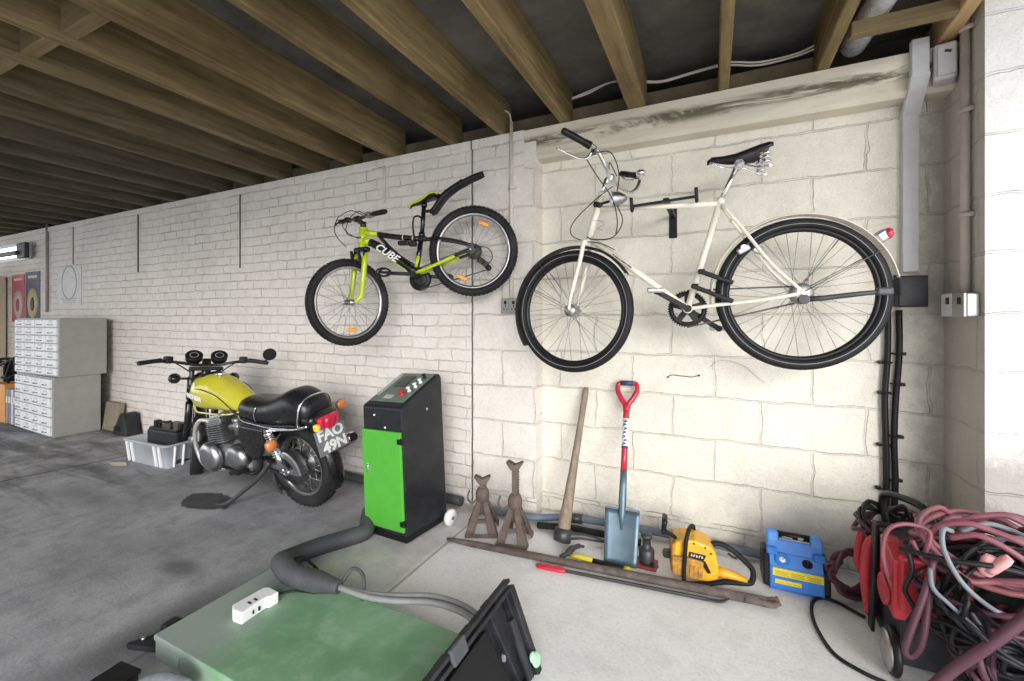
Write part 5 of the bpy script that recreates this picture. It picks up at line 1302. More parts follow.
def bottle_jack():
    root = thing('bottle_jack', 'small dark bottle jack on a red base between spade and chainsaw', 'jack', (-.325, 2.375, 0))
    mb = MB(); mb.prism([(-.055, -.05), (.055, -.05), (.055, .05), (-.055, .05)], 0, .018, 'xy', bev=.006); mb.build('base', mat('jack_red', (.3, .03, .04), .5, dirt=(.1, .05, .05)), root)
    mb = MB(); mb.lathe([(.038, .016), (.04, .03), (.04, .085), (.032, .095), (.022, .1), (.022, .15), (.03, .152), (.03, .168), (0, .17)], (0, 0, 0), (0, 0, 1), 24); mb.build('cylinder', M['steel_dark'], root)
    mb = MB(); mb.cyl((.03, -.03, .03), (.06, -.06, .04), .01); mb.build('pump_socket', M['steel_dark'], root)
bottle_jack()

# ================================================================== CHAINSAW
def chainsaw():
    root = thing('chainsaw', 'orange and black chainsaw on the floor between spade and blue power pack', 'chainsaw', (-.075, 2.375, 0), math.radians(9))
    root.scale = (.86, .95, .84)
    # x along the saw (rear handle to the right), y away
    mb = MB(); mb.prism([(-.145, .05), (-.10, .03), (.045, .028), (.10, .05), (.105, .10), (.085, .215), (.06, .235), (-.02, .262), (-.09, .258), (-.135, .235), (-.15, .14)], -.075, .075, 'xz', bev=.014); body = mb.build('body', M['saw_orange'], root)
    mb = MB(); mb.prism([(-.15, .055), (-.02, .045), (.015, .06), (.02, .15), (-.06, .165), (-.15, .16)], -.092, -.07, 'xz', bev=.006)
    for i in range(6): mb.box((-.115 + i * .022, -.094, .095), (.008, .006, .055))
    mb.build('starter_cover', M['saw_dirty'], body)
    mb = MB(); mb.prism([(-.155, .06), (-.135, .055), (-.135, .235), (-.15, .225)], -.08, .08, 'xz', bev=.006); mb.build('front_plate', M['saw_dirty'], body)
    mb = MB(); mb.prism([(-.06, .165), (.02, .152), (.035, .185), (-.055, .195)], -.082, -.07, 'xz', bev=.003); mb.prism([(.0, .15), (.03, .152), (.06, .09), (.042, .085)], -.086, -.07, 'xz', bev=.003); mb.build('badge_panel', M['black_plastic'], body)
    mb = MB()
    for i in range(5):
        x = -.046 + i * .014; z = .1805 - i * .0014; mb.bar((x, -.083, z - .007), (x + .003, -.083, z + .007), .0035, .002, up=(0, -1, 0)); mb.bar((x + .002, -.083, z + (.004 if i % 2 else -.003)), (x + .008, -.083, z + (.004 if i % 2 else -.003)), .0035, .002, up=(0, -1, 0))
    mb.build('badge_print', M['white_print'], body)
    for x, z in ((.03, .23), (.06, .20), (-.03, .245), (-.08, .24)): mb = MB(); mb.cyl((x, -.076, z), (x, -.079, z), .005, n=10); mb.build('screw', M['black_plastic'], body)
    mb = MB(); mb.tube(cr([(-.085, -.10, .02), (-.085, -.10, .10), (-.078, -.098, .22), (-.068, -.085, .29), (-.045, -.03, .315), (-.02, .04, .29), (-.01, .07, .245)], 6), .0115, 12); mb.build('front_handle', M['rubber'], root)
    mb = MB(); mb.tube(cr([(-.085, -.10, .02), (-.04, -.085, .012), (.05, -.06, .012), (.11, -.045, .02), (.15, -.04, .028), (.26, -.035, .035), (.285, -.03, .06), (.285, -.025, .11), (.25, -.02, .15), (.18, -.01, .205), (.12, 0, .225), (.075, 0, .215)], 6), [.013] * 18 + [.015] * 49, 12); mb.build('rear_handle', M['rubber'], root)
    mb = MB(); mb.tube([(.08, -.03, .075), (.15, -.032, .072), (.21, -.034, .06), (.255, -.036, .05)], [.032, .026, .018, .012], 12); mb.build('handle_web', M['saw_orange'], root)
    mb = MB(); mb.tube(cr([(.16, -.02, .185), (.185, -.025, .168), (.205, -.027, .165)], 4), .006, 8); mb.build('trigger', M['black_plastic'], root)
    mb = MB(); mb.tube(cr([(-.125, -.03, .24), (-.15, -.045, .265), (-.18, -.055, .285), (-.19, -.06, .31), (-.185, -.06, .33)], 5), .011, 10); mb.tube(cr([(-.192, -.06, .27), (-.192, -.055, .31), (-.185, -.05, .345), (-.18, .03, .345), (-.185, .05, .28)], 5), .012, 8, flat=(.5, 1.2)); mb.build('hand_guard', M['black_plastic'], root)
    mb = MB(); mb.prism([(-.14, .10), (-.18, .095), (-.195, .105), (-.198, .125), (-.19, .145), (-.14, .15)], -.012, .012, 'xz', bev=.004); mb.build('guide_bar', M['steel_dark'], root)
chainsaw()

# ================================================================== BLUE POWER PACK
def power_pack():
    root = thing('power_pack', 'blue jump-start pack with yellow labels and a dial standing by the wall', 'power pack', (.358, 2.515, 0), math.radians(1))
    root.scale = (.94, .95, .89)
    W, H = .275, .25
    fr = [(-.085, .0), (-.09, .02), (-.075, .13), (-.035, .185), (-.02, .25), (.035, .25), (.075, .19), (.08, .02), (.075, 0)]   # side outline (y, z)
    mb = MB(); mb.prism(fr, -W / 2 + .018, W / 2 - .018, 'yz', bev=.008); body = mb.build('body', M['blue_plastic'], root)
    mb = MB(); mb.prism([(-.078, .13), (-.040, .182), (-.034, .178), (-.07, .127)], -W / 2 + .022, W / 2 - .022, 'yz', bev=.001); mb.build('upper_face', M['blue_light'], body)
    for s_ in (-1, 1):
        mb = MB(); X0 = s_ * (W / 2 - .022); mb.prism([(-.075, .008), (-.08, .03), (-.068, .13), (-.03, .185), (.06, .18), (.085, .10), (.085, .02), (.07, .008)], X0, X0 + s_ * .032, 'yz', bev=.008); mb.build('side_cheek', M['black_plastic'], root)
        mb = MB(); mb.prism([(-.03, .17), (-.03, .245), (-.012, .285), (.03, .285), (.045, .245), (.045, .17)], s_ * .07, s_ * .125, 'yz', bev=.01); mb.build('handle_post', M['blue_light'], root)
        mb = MB(); mb.box((s_ * .105, -.052, .195), (.05, .022, .035), rot=(-.6, 0, 0), bev=.005); mb.build('clamp_dock', M['blue_plastic'], root)
    mb = MB(); mb.tube([(-.08, .01, .268), (.08, .01, .268)], .0155, 14); mb.build('handle', M['black_plastic'], root)
    mb = MB(); mb.box((0, .008, .25), (.14, .05, .012), bev=.003); mb.box((.03, .0, .262), (.03, .03, .02), bev=.006); mb.box((-.03, .0, .258), (.05, .012, .008), bev=.002); mb.build('top_fitting', M['dull_alloy'], root)
    n1 = V((0, -.055, .04)); up1 = V((0, .04, .055)).normalized()
    c = V((-.06, -.0605, .158)); ax = V((0, -.81, .59)).normalized()
    mb = MB(); mb.lathe([(.033, -.004), (.034, .006), (.031, .009)], c, ax, 28); g_ = mb.build('gauge', M['blue_plastic'], root)
    mb = MB(); mb.lathe([(.029, .0085), (0, .0095)], c, ax, 28); mb.build('gauge_face', M['white_plastic'], g_)
    mb = MB(); mb.bar(c + ax * .0105 + V((.0, 0, 0)), c + ax * .0105 + V((.015, .008, .012)), .002, .001); mb.build('needle', M['black_plastic'], g_)
    c2 = V((.05, -.0605, .158)); mb = MB(); mb.lathe([(.022, -.004), (.022, .005), (.014, .007), (.012, .003), (0, .003)], c2, ax, 24); mb.lathe([(.010, .003), (.010, .012), (0, .013)], c2, ax, 16); mb.build('power_socket', M['black_plastic'], root)
    t = math.atan2(.015, .11)
    def lab(x0, x1, z0, z1):
        zc = (z0 + z1) / 2; y = -.09 + (zc - .02) / .11 * .015
        mb = MB(); mb.box(((x0 + x1) / 2, y - .0012, zc), (x1 - x0, .002, z1 - z0), rot=(-t, 0, 0)); l_ = mb.build('warning_label', M['yellow_label'], root)
        mb = MB()
        for k in range(3):
            for q in range(int((z1 - z0) / .008) - 1):
                w = (x1 - x0) / 3.6; mb.box((x0 + (x1 - x0) * (.18 + .32 * k), y - .0026 + (z0 + .008 + q * .008 - zc) * math.tan(t), z0 + .008 + q * .008), (w * (.85 if q % 2 else 1), .001, .003), rot=(-t, 0, 0))
        mb.build('label_print', mat('label_print', (.5, .36, .02), .5), l_)
    lab(-.105, .115, .078, .118); lab(-.095, .02, .040, .062)
    mb = MB(); mb.box((0, -.0905, .07), (.03, .003, .006)); mb.build('mark', M['blue_light'], root)
power_pack()
# ================================================================== TRUNKING, CONDUIT, CABLES ON THE WALLS
def trunking():
    root = thing('cable_trunking', 'grey plastic cable trunking running down the block wall beside the corner', 'trunking', (.865, Y2, 1.55))
    xt, xb = at(918, 45, 2.6).x, at(908, 180, Y2).x
    o = V((.865, Y2, 1.55))
    zt, zk0, zk1 = 2.61, TOP - .14, TOP - .262
    w, d = .062, .035
    mb = MB(); mb.box(V((xb, Y2 - d / 2 - .001, (zk1 + 1.55) / 2)) - o, (w, d, zk1 - 1.55), bev=.003); mb.build('lower_run', M['grey_trunking'], root)
    mb = MB(); mb.box(V((xt, Y1 - d / 2 - .016, (zt + zk0) / 2)) - o, (w, d, zt - zk0), bev=.003); mb.build('upper_run', M['grey_trunking'], root)
    mb = MB(); yb, yt = Y2 - d / 2 - .001, Y1 - d / 2 - .016
    ring = lambda x, y, z: [(x - w / 2 - .002, y - d / 2 - .002, z), (x + w / 2 + .002, y - d / 2 - .002, z), (x + w / 2 + .002, y + d / 2, z), (x - w / 2 - .002, y + d / 2, z)]
    mb.loft([[V(p) - o for p in ring(xt, yt, zk0 + .012)], [V(p) - o for p in ring(xt, yt, zk0)], [V(p) - o for p in ring(xb, yb, zk1 + .0)], [V(p) - o for p in ring(xb, yb, zk1 - .012)]], smooth=False); mb.build('offset_piece', M['grey_trunking'], root)
trunking()
def black_boxes():
    a, b = at(893, 277, Y2), at(923, 307, Y2); c = (a + b) / 2
    root = thing('terminal_box', 'black terminal box at the foot of the grey trunking', 'box', (c.x, Y2, c.z))
    mb = MB(); mb.box((0, -.03, 0), (b.x - a.x, .06, a.z - b.z), bev=.005); mb.build('body', M['black_plastic'], root)
    mb = MB(); mb.box((0, -.063, 0), (b.x - a.x - .008, .008, a.z - b.z - .008), bev=.003); mb.build('lid', M['black_dusty'], root)
    for k, (u0, lab) in enumerate(((897, 'black cable clipped to the wall below the terminal box, nearer the corner'), (886, 'black cable clipped to the wall below the terminal box, nearer the bicycle wheel'))):
        top, bot = at(u0 + (2 if k else 2), 310, Y2 - .02), at(u0 - (2 if k else 4), 528, Y2 - .02)
        r = thing('wall_cable', lab, 'cable', (bot.x, Y2 - .02, bot.z), 0, 'black cables down the block wall')
        mb = MB(); pts = [top - bot + V((.0, 0, 0))]
        n = 5
        for i in range(1, n): f = i / n; pts.append((top - bot) * (1 - f) + V((.006 * math.sin(f * 9 + k), 0, 0)))
        pts.append(V((0, 0, 0)))
        mb.tube(cr(pts, 5), .013, 10); mb.build('cable', M['black_cable'], r)
        for f in (.2, .34, .58, .78):
            p = (top - bot) * (1 - f - .04 * k)
            mb = MB(); sd = 1 if k == 0 else -1; mb.tube(cr([p + V((-.017, .02, 0)), p + V((-.013, -.012, 0)), p + V((.013, -.012, 0)), p + V((.017, .02, 0))], 4), .005, 6); mb.box(p + V((.024 * sd, .008, 0)), (.018, .022, .016), bev=.003); mb.build('clip', M['black_plastic'], r)
black_boxes()
def junction():
    a, b = at(939, 45, 2.57), at(962, 77, 2.57); c = (a + b) / 2
    root = thing('junction_box', 'grey box high in the corner beside the trunking', 'box', (c.x - .01, Y1 + .01, c.z))
    w, h = b.x - a.x, a.z - b.z
    mb = MB(); mb.box((0, -.03, 0), (w, .10, h), rot=(0, 0, -.25), bev=.012); mb.build('body', M['grey_trunking'], root)
    mb = MB(); mb.box((-.01, -.085, 0), (w * .8, .012, h * .82), rot=(0, 0, -.25), bev=.004); mb.build('cover', M['grey_trunking'], root)
    mb = MB(); mb.box((-.01, -.095, h * .2), (w * .3, .008, .008), rot=(0, .4, -.25)); mb.build('mark', M['steel_dark'], root)
junction()
XR = 1.0
def on_side(u, v):
    d = ray(u, v); t = (XR - .02) / d[0]; return V((XR - .02, d[1] * t, CAM_H + d[2] * t))
def side_conduit():
    t, b = on_side(967, 32), on_side(965, 296)
    root = thing('conduit', 'grubby surface conduit running down the inner face of the right-hand pier', 'conduit', (XR - .02, b.y, b.z))
    mb = MB(); mb.cyl((0, 0, 0), (0, 0, 2.62 - b.z), .016, n=12); mb.build('pipe', M['dirty_conduit'], root)
    for z in (.35, .8, 1.15):
        mb = MB(); mb.tube([(.018, -.03, z), (-.006, -.02, z), (-.019, 0, z), (-.006, .02, z), (.018, .03, z)], .006, 6, flat=(2, .6)); mb.build('saddle_clip', M['dirty_conduit'], root)
    for k, (u, m, lab) in enumerate(((956, 'dirty_conduit', 'dark surface switch on the pier, deeper into the corner'), (968, 'socket_steel', 'metal-clad socket at the foot of the pier conduit'))):
        p = on_side(u, 305)
        r = thing('power_socket', lab, 'socket', (XR, p.y, p.z), 0, 'electrical boxes on the pier')
        mb = MB(); mb.box((-.022, 0, 0), (.044, .095, .10), bev=.006); mb.build('back_box', M[m], r)
        mb = MB(); mb.box((-.048, 0, 0), (.01, .098, .102), bev=.003); mb.build('face_plate', M['socket_steel'] if k else M['grey_trunking'], r)
        mb = MB(); mb.box((-.055, -.015, .018), (.006, .02, .03), bev=.002); mb.build('rocker', M['black_plastic'], r)
side_conduit()
def wall_socket():
    a, b = at(504, 299, Y1), at(521, 313, Y1); c = (a + b) / 2; w, h = b.x - a.x, a.z - b.z
    root = thing('power_socket', 'metal-clad double socket on the pilaster between the bicycles', 'socket', (c.x, Y1, c.z), 0, None)
    mb = MB(); mb.box((0, -.02, 0), (w, .04, h), bev=.006); mb.build('back_box', M['socket_steel'], root)
    mb = MB(); mb.box((0, -.043, 0), (w + .004, .008, h + .004), bev=.003); mb.build('face_plate', M['socket_steel'], root)
    for x in (-.03, .03):
        mb = MB(); mb.box((x, -.05, h * .22), (.016, .008, .022), bev=.002); mb.build('rocker', M['black_plastic'], root)
        for dx, dz in ((0, -.002), (-.011, -.022), (.011, -.022)): mb = MB(); mb.box((x + dx, -.0475, dz), (.006, .003, .010)); mb.build('pin_hole', M['black_plastic'], root)
    t = at(513.5, 108, Y1 - .02)
    root = thing('conduit', 'white conduit from the ceiling down to the socket between the bicycles', 'conduit', (c.x, Y1 - .018, c.z + h / 2))
    mb = MB(); mb.cyl((0, 0, 0), (0, 0, TOP + .07 - c.z - h / 2), .0125, n=12); mb.build('pipe', M['conduit'], root)
    for z in (.3, .75): mb = MB(); mb.tube([(-.028, .018, z), (-.014, -.008, z), (0, -.015, z), (.014, -.008, z), (.028, .018, z)], .006, 6, flat=(1.6, .6)); mb.build('saddle_clip', M['conduit'], root)
    p0 = V((c.x, Y1 - .02, TOP + .07))
    o = MB()
    o.tube(cr([p0, p0 + V((-.015, 0, .06)), p0 + V((-.06, .0, .10)), p0 + V((-.05, -.0, .17)), p0 + V((.03, .03, .21)), p0 + V((.10, .05, .22))], 6), .006, 8)
    tag(o.build('cable', M['conduit']), 'white cable curling out of the top of the conduit to the joists', 'cable', 'white cables along the joists')
    o = MB(); o.tube(cr([p0 + V((-.055, .0, .09)), p0 + V((-.075, -.0, .05)), p0 + V((-.07, 0, -.02)), p0 + V((-.075, 0, -.075))], 6), .005, 8)
    tag(o.build('cable', M['conduit']), 'short white cable tail looping beside the top of the conduit', 'cable', 'white cables along the joists')
    Yc = Y1 + .068
    for k, (zz, sag) in enumerate(((0, .0), (-.022, .025))):
        pts = [at(561, 103 - k, Yc), at(587, 92 + 2 * k, Yc), at(612, 82, Yc), at(640, 81 + k, Yc), at(662, 81 + k, Yc), at(690, 73 + k, Yc), at(718, 65 + k * 1.5, Yc), at(733, 62 + 3 * k, Yc), at(760, 62 + 3 * k, Yc), at(795, 54 + 2.5 * k, Yc), at(820, 43 + 4 * k, Yc)]
        o = MB(); o.tube(cr(pts, 5), .0055, 8)
        tag(o.build('cable', M['conduit']), ('upper of the two white cables strung behind the joist ends', 'lower of the two white cables strung behind the joist ends')[k], 'cable', 'white cables along the joists')
wall_socket()
# thin old pipes and drips of paint on the brick wall
for k, (u, v0, v1, m, r_, lab) in enumerate(((47, 236, 312, 'dirty_conduit', .016, 'brownish vertical pipe on the brick wall beside the navy poster'), (384.5, 166, 203, 'conduit', .008, 'short painted conduit at the wall head left of the small bicycle'),
      (73, 232, 264, 'dirty_conduit', .006, 'short thin pipe ending at the top of the pale sheet'), (240, 190, 268, 'steel_dark', .005, 'thin dark pipe down the brick wall above the motorcycle handlebars'), (138, 212, 272, 'steel_dark', .006, 'thin dark pipe down the brick wall right of the pale sheet'))):
    t, b = at(u, v0, Y1 - r_), at(u, v1, Y1 - r_)
    o = MB(); o.cyl((t.x, Y1 - r_, TOP + (.0 if k else .05)), (t.x, Y1 - r_, b.z), r_, n=10)
    for f in (.3, .9): o.tube([(t.x - r_ * 1.8, Y1 - .002, b.z + (t.z - b.z) * f), (t.x, Y1 - r_ * 2.2, b.z + (t.z - b.z) * f), (t.x + r_ * 1.8, Y1 - .002, b.z + (t.z - b.z) * f)], r_ * .35, 6)
    tag(o.build('wall_pipe', M[m]), lab, 'pipe')

# ================================================================== HOSES ALONG THE WALL AND FLOOR
def wall_hose():
    pts = [V((-1.43, 2.545, .03)), V((-1.22, 2.545, .03)), V((-1.03, 2.57, .032)), V((-.85, 2.65, .035)), V((-.55, 2.675, .04)), V((-.2, 2.68, .045)), V((.1, 2.68, .04)), V((.24, 2.675, .035))]
    root = thing('wall_pipe', 'grey-blue pipe lying along the foot of the block wall behind the tools', 'pipe', tuple(pts[0]))
    mb = MB(); mb.tube(cr([p - pts[0] for p in pts], 6), .022, 14); mb.build('pipe', M['blue_hose'], root)
    for i, rr in ((3, .029), (4, .031), (5, .029)):
        q = cr(pts, 6)[i * 6]; q2 = cr(pts, 6)[i * 6 + 2]; mb = MB(); mb.tube([q - pts[0], q2 - pts[0]], rr, 14); mb.build('coupling', M['steel_dark'], root)
    o = MB(); pts = [V((-1.0, 2.50, .02)), V((-.92, 2.50, .03)), V((-.8, 2.535, .03)), V((-.66, 2.53, .035)), V((-.5, 2.55, .03)), V((-.38, 2.56, .02))]
    o.tube(cr(pts, 6), .02, 10); tag(o.build('floor_hose', M['rubber']), 'dark rubber hose on the floor behind pickaxe and spade', 'hose')
    o = MB(); pts = [V((-3.9, 2.575, .04)), V((-3.2, 2.57, .04)), V((-2.5, 2.56, .04)), V((-2.0, 2.565, .04)), V((-1.60, 2.56, .035))]
    o.tube(cr(pts, 6), .032, 12); tag(o.build('wall_pipe', M['grey_hose']), 'dark pipe along the foot of the brick wall behind motorcycle and service cabinet', 'pipe')
wall_hose()
def fat_hose():
    p0 = V((-1.90, 1.93, .045))
    pts = [V((-1.97, 2.06, .10)), V((-1.93, 2.0, .075)), V((-1.88, 1.93, .05)), V((-1.93, 1.83, .045)), V((-2.0, 1.70, .045)), V((-2.03, 1.58, .05)), V((-1.98, 1.47, .09)), V((-1.88, 1.385, .145)), V((-1.76, 1.345, .145)), V((-1.62, 1.355, .145)), V((-1.49, 1.375, .14))]
    root = thing('suction_hose', 'fat dark grey hose from the service cabinet curling onto the green lift plate', 'hose', tuple(p0))
    c = cr(pts, 8); n = len(c)
    mb = MB(); mb.tube([p - p0 for p in c], [.046 * (1 + (.03 if i % 2 else -.01)) if i < n - 8 else .046 - .022 * (i - n + 8) / 8 for i in range(n)], 18); mb.build('hose', M['grey_hose'], root)
    # end sleeve and the two thin lines leaving it
    for k, dz in enumerate((0, 1)):
        q = [V((-1.50, 1.375, .14)), fl(368, 594 + 3 * k, .13), fl(398, 596 + 5 * k, .12), fl(428, 596 + 6 * k, .11), fl(452, 601 + 7 * k, .10), fl(472, 611 + 8 * k, .10), fl(492, 630 + 9 * k, .11), fl(505, 650 + 9 * k, .10)]
        mb = MB(); mb.tube([p - p0 for p in cr(q, 6)], .0125, 10); mb.build('thin_hose', M['light_hose'], root)
    mb = MB(); q = [V((-1.50, 1.40, .15)), V((-1.48, 1.44, .19)), V((-1.42, 1.44, .18)), V((-1.38, 1.41, .13)), V((-1.37, 1.385, .11))]; mb.tube([p - p0 for p in cr(q, 6)], .008, 8); mb.build('tie_loop', M['grey_hose'], root)
    o = MB(); q = [V((-1.90, 1.44, .12)), V((-1.88, 1.50, .115)), V((-1.80, 1.53, .05)), V((-1.69, 1.50, .03)), V((-1.63, 1.44, .10)), V((-1.68, 1.40, .12))]
    o.tube(cr(q, 7), .007, 8); tag(o.build('cable', M['black_cable']), 'thin black loop of cable beside the bend of the fat hose', 'cable')
fat_hose()

# ================================================================== GREEN LIFT PLATE
def lift_plate():
    root = thing('lift_platform', 'worn green steel lift platform on the floor in the foreground', 'platform', (-1.36, 1.05, 0))
    g = N('worn_green'); n1 = g.noise(2.3, 6, .65); n2 = g.noise(9, 6, .7); n3 = g.noise(60, 3, .7)
    sp = g.n('ShaderNodeSeparateXYZ'); g.l(g.co.outputs['Object'], sp.inputs[0])
    c = g.ramp(n1, [(.3, (.13, .26, .14)), (.5, (.19, .37, .21)), (.7, (.29, .46, .30))])
    c = g.mix(g.math('MULTIPLY', g.ramp(n2, [(.5, 0.0), (.72, 1.0)]), .5), c, (.36, .47, .38, 1))
    # dust trodden over the end nearest the far corner
    dd = g.math('ADD', sp.outputs['X'], g.math('MULTIPLY', g.math('SUBTRACT', n1, .5), .7))
    c = g.mix(g.math('MULTIPLY', g.math('SUBTRACT', 1.0, g.smooth(dd, -.52, -.20)), .8), c, (.33, .35, .34, 1))
    c = g.mix(g.math('MULTIPLY', g.ramp(n3, [(.66, 0.0), (.78, 1.0)]), .4), c, (.62, .68, .62, 1))
    pm = g.set(col=c, rough=.55, spec=.4, normal=g.bump(n3, .12, .003))
    mb = MB(); mb.box((0, .113, .083), (1.22, .515, .022), bev=.004); mb.build('deck', pm, root)
    mb = MB()
    for x0, y0, x1, y1 in ((-.605, -.135, .605, -.135), (-.605, .36, .605, .36)): mb.bar((x0, y0, .042), (x1, y1, .042), .012, .076, bev=.003)
    for x in (-.605, .605): mb.bar((x, -.13, .042), (x, .355, .042), .012, .076, bev=.003)
    mb.build('skirt', pm, root)
    for x in (-.45, -.1, .25): mb = MB(); mb.box((x, -.144, .04), (.02, .006, .04), bev=.002); mb.build('rib', pm, root)
    a = thing('power_adapter', 'white plug-in adapter lying on the green lift platform', 'adapter', (-1.745, 1.16, .095), math.radians(86))
    mb = MB(); mb.prism([(-.075, -.042), (-.082, .010), (-.065, .046), (.065, .046), (.08, .024), (.08, -.042), (.040, -.042), (.033, -.03), (.0, -.032)], 0, .05, 'xy', bev=.006); mb.build('body', M['white_plastic'], a)
    for x in (-.025, .0): mb = MB(); mb.box((x, -.008, .051), (.007, .02, .003)); mb.build('slot', M['black_plastic'], a)
    for x in (-.025, .0): mb = MB(); mb.box((x, -.034, .022), (.008, .004, .016)); mb.build('slot', M['black_plastic'], a)
    mb = MB(); mb.tube(cr([(.078, .005, .02), (.12, -.01, .012), (.16, -.05, .010), (.19, -.14, .012)], 5), .005, 8); mb.build('lead', M['black_cable'], a)
    f = thing('foot_plate', 'black steel foot plate sticking out at the corner of the green platform', 'bracket', (-2.07, .93, 0), math.radians(10))
    mb = MB(); mb.prism([(-.07, -.03), (-.05, -.035), (.06, -.02), (.09, .0), (.085, .10), (.0, .05)], .0, .022, 'xy', bev=.003); mb.build('plate', M['black_dusty'], f)
    mb = MB(); mb.cyl((-.02, .0, .02), (-.02, .0, .034), .009); mb.build('bolt', M['alloy'], f)
    mb = MB(); mb.box((.05, .06, .045), (.05, .06, .05), bev=.006); mb.build('lug', M['black_dusty'], f)
lift_plate()
def front_left_box():
    p = fl(127, 661, .11)
    root = thing('tool_box', 'dark box corner on the floor at the bottom edge, against the green platform', 'box', (p.x + .05, p.y - .16, 0), math.radians(6))
    mb = MB(); mb.box((0, 0, .05), (.10, .31, .10), bev=.006); mb.build('body', M['black_dusty'], root)
    mb = MB(); mb.box((0, 0, .104), (.11, .32, .014), bev=.004); mb.build('rim', M['black_plastic'], root)
    rnd = random.Random(5); b = thing('plastic_bag', 'crumpled grey plastic bag between dark box and green platform', 'bag', (p.x + .17, p.y - .02, 0), math.radians(-35))
    mb = MB(); rings = []
    for i in range(9):
        f = i / 8; r = .065 * math.sin(PI * min(.97, f * .9 + .08)) ** .6
        rings.append([(-.02 + f * .03 + r * (1 + rnd.uniform(-.28, .28)) * math.cos(2 * PI * k / 14) * .75, (f - .5) * .26, .005 + max(0, .055 + r * (1 + rnd.uniform(-.28, .28)) * math.sin(2 * PI * k / 14))) for k in range(14)])
    mb.loft(rings); mb.build('body', M['bag'], b, sub=1)
front_left_box()
def crate():
    # shallow black crate leaning with its back edge on the platform
    A = V((-.716, 1.47, .292)); tilt = math.radians(22)
    root = thing('storage_crate', 'scuffed black plastic crate tipped on its side against the green platform', 'crate', (-.60, 1.17, .0))
    T = Matrix.Translation((.0, .30, .0)) @ Matrix.Rotation(-tilt, 4, 'Y')
    # local: z up the leaning face (0..0.31), y from 0 (far) towards the viewer, x outwards (to the right) is the open face
    H, L, Dp = .315, .62, .05
    mb = MB(T); mb.box((-Dp, -L / 2, H / 2), (.012, L - .03, H - .03), bev=.004)
    mb.box((-Dp / 2, -L / 2, H - .012), (Dp, L, .014), bev=.003); mb.box((-Dp / 2, -L / 2, .012), (Dp, L, .014), bev=.003)
    mb.box((-Dp / 2, -.008, H / 2), (Dp, .014, H), bev=.003); mb.box((-Dp / 2, -L + .008, H / 2), (Dp, .014, H), bev=.003); mb.build('shell', M['black_dusty'], root)
    mb = MB(T)
    for z in (H - .004, H + .022): mb.bar((.004, .012, z), (.004, -L, z), .03, .014, bev=.004)
    mb.build('long_rim', M['black_dusty'], root)
    mb = MB(T); mb.box((.006, .012, H / 2), (.032, .03, H), bev=.006); mb.box((.012, -.05, H * .40), (.02, .03, H * .66), bev=.006); mb.build('short_rim', M['black_dusty'], root)
    mb = MB(T); mb.prism([(.02, .02), (H - .06, .02)][:0] + [(-.10, .02), (-.16, H - .05), (-L + .04, H - .05), (-L + .04, .02)], -Dp + .008, -Dp + .03, 'yz', bev=.006); mb.build('raised_panel', M['black_plastic'], root)
    mb = MB(T); mb.prism([(-.02, .02), (-.07, .02), (-.12, H - .03), (-.03, H - .03)], -Dp + .006, -.02, 'yz', bev=.004); mb.build('corner_web', M['black_dusty'], root)
    for i in range(4): mb = MB(T); mb.box((-.018, -.12 - i * .14, H + .008), (.03, .05, .02), bev=.004); mb.build('rib', M['black_dusty'], root)
    mb = MB(T); mb.box((.018, -.36, H + .012), (.016, .08, .05), bev=.006); mb.build('latch', M['grey_hose'], root)
    mb = MB(T); mb.ball((.028, .0, .055), (.012, .03, .024), 12, 8); mb.ball((.03, -.02, .075), (.01, .02, .018), 10, 8); mb.build('paint_splash', M['mint'], root)
crate()

# ================================================================== RED STARTER UNIT AND THE HEAP OF LEADS
def red_unit():
    root = thing('battery_charger', 'red and black wheeled battery charger half buried under a heap of leads', 'charger', (.80, 2.22, 0))
    # left flank faces -x at x = -0.2
    mb = MB(); mb.prism([(-.19, .05), (.19, .05), (.20, .40), (.10, .46), (-.14, .46), (-.20, .40)], -.185, .20, 'yz', bev=.012); mb.build('case', M['black_dusty'], root)
    mb = MB(); mb.prism([(-.205, .22), (-.205, .44), (-.13, .475), (-.06, .475), (-.06, .30), (-.09, .24)], -.205, -.15, 'yz', bev=.01); mb.build('flank_panel', M['red_plastic'], root)
    mb = MB(); mb.box((-.09, -.205, .36), (.20, .03, .20), bev=.012); mb.build('front_panel', M['red_plastic'], root)
    for y in (.045, .135):
        mb = MB(); mb.tube(cr([(-.20, y, .08 + (.12 if y > .1 else 0)), (-.215, y, .16 + (.08 if y > .1 else 0)), (-.22, y, .28), (-.205, y, .38), (-.17, y - .02, .42)], 6), .018, 10, flat=(.7, 1.2)); mb.build('rib', M['red_plastic'], root)
    mb = MB(); mb.bar((-.215, .0, .05), (-.20, .0, .49), .012, .05, up=(0, 1, 0), bev=.003); mb.build('strap', M['black_plastic'], root)
    mb = MB(); mb.lathe([(.055, 0), (.055, .01), (.045, .014), (0, .015)], (-.205, -.13, .29), (-1, 0, 0), 24); mb.build('vent_disc', mat('red_dark', (.4, .025, .035), .45), root)
    mb = MB(); mb.tube(cr([(-.12, .15, .42), (-.13, .17, .54), (-.10, .1, .575), (-.05, -.02, .575), (-.03, -.08, .50)], 6), .014, 10); mb.build('carry_handle', M['black_plastic'], root)
    for s_ in (-1,):
        mb = MB(); mb.lathe([(.03, -.012), (.078, -.011), (.084, -.006), (.084, .006), (.078, .011), (.03, .012)], (-.20, -.17, .085), (1, 0, 0), 32); w = mb.build('wheel', M['black_plastic'], root)
        mb = MB(); mb.lathe([(.07, 0), (.066, .006), (.02, .010), (0, .011)], (-.212, -.17, .085), (-1, 0, 0), 28); mb.build('wheel_disc', M['alloy'], w)
    return root
red_unit()
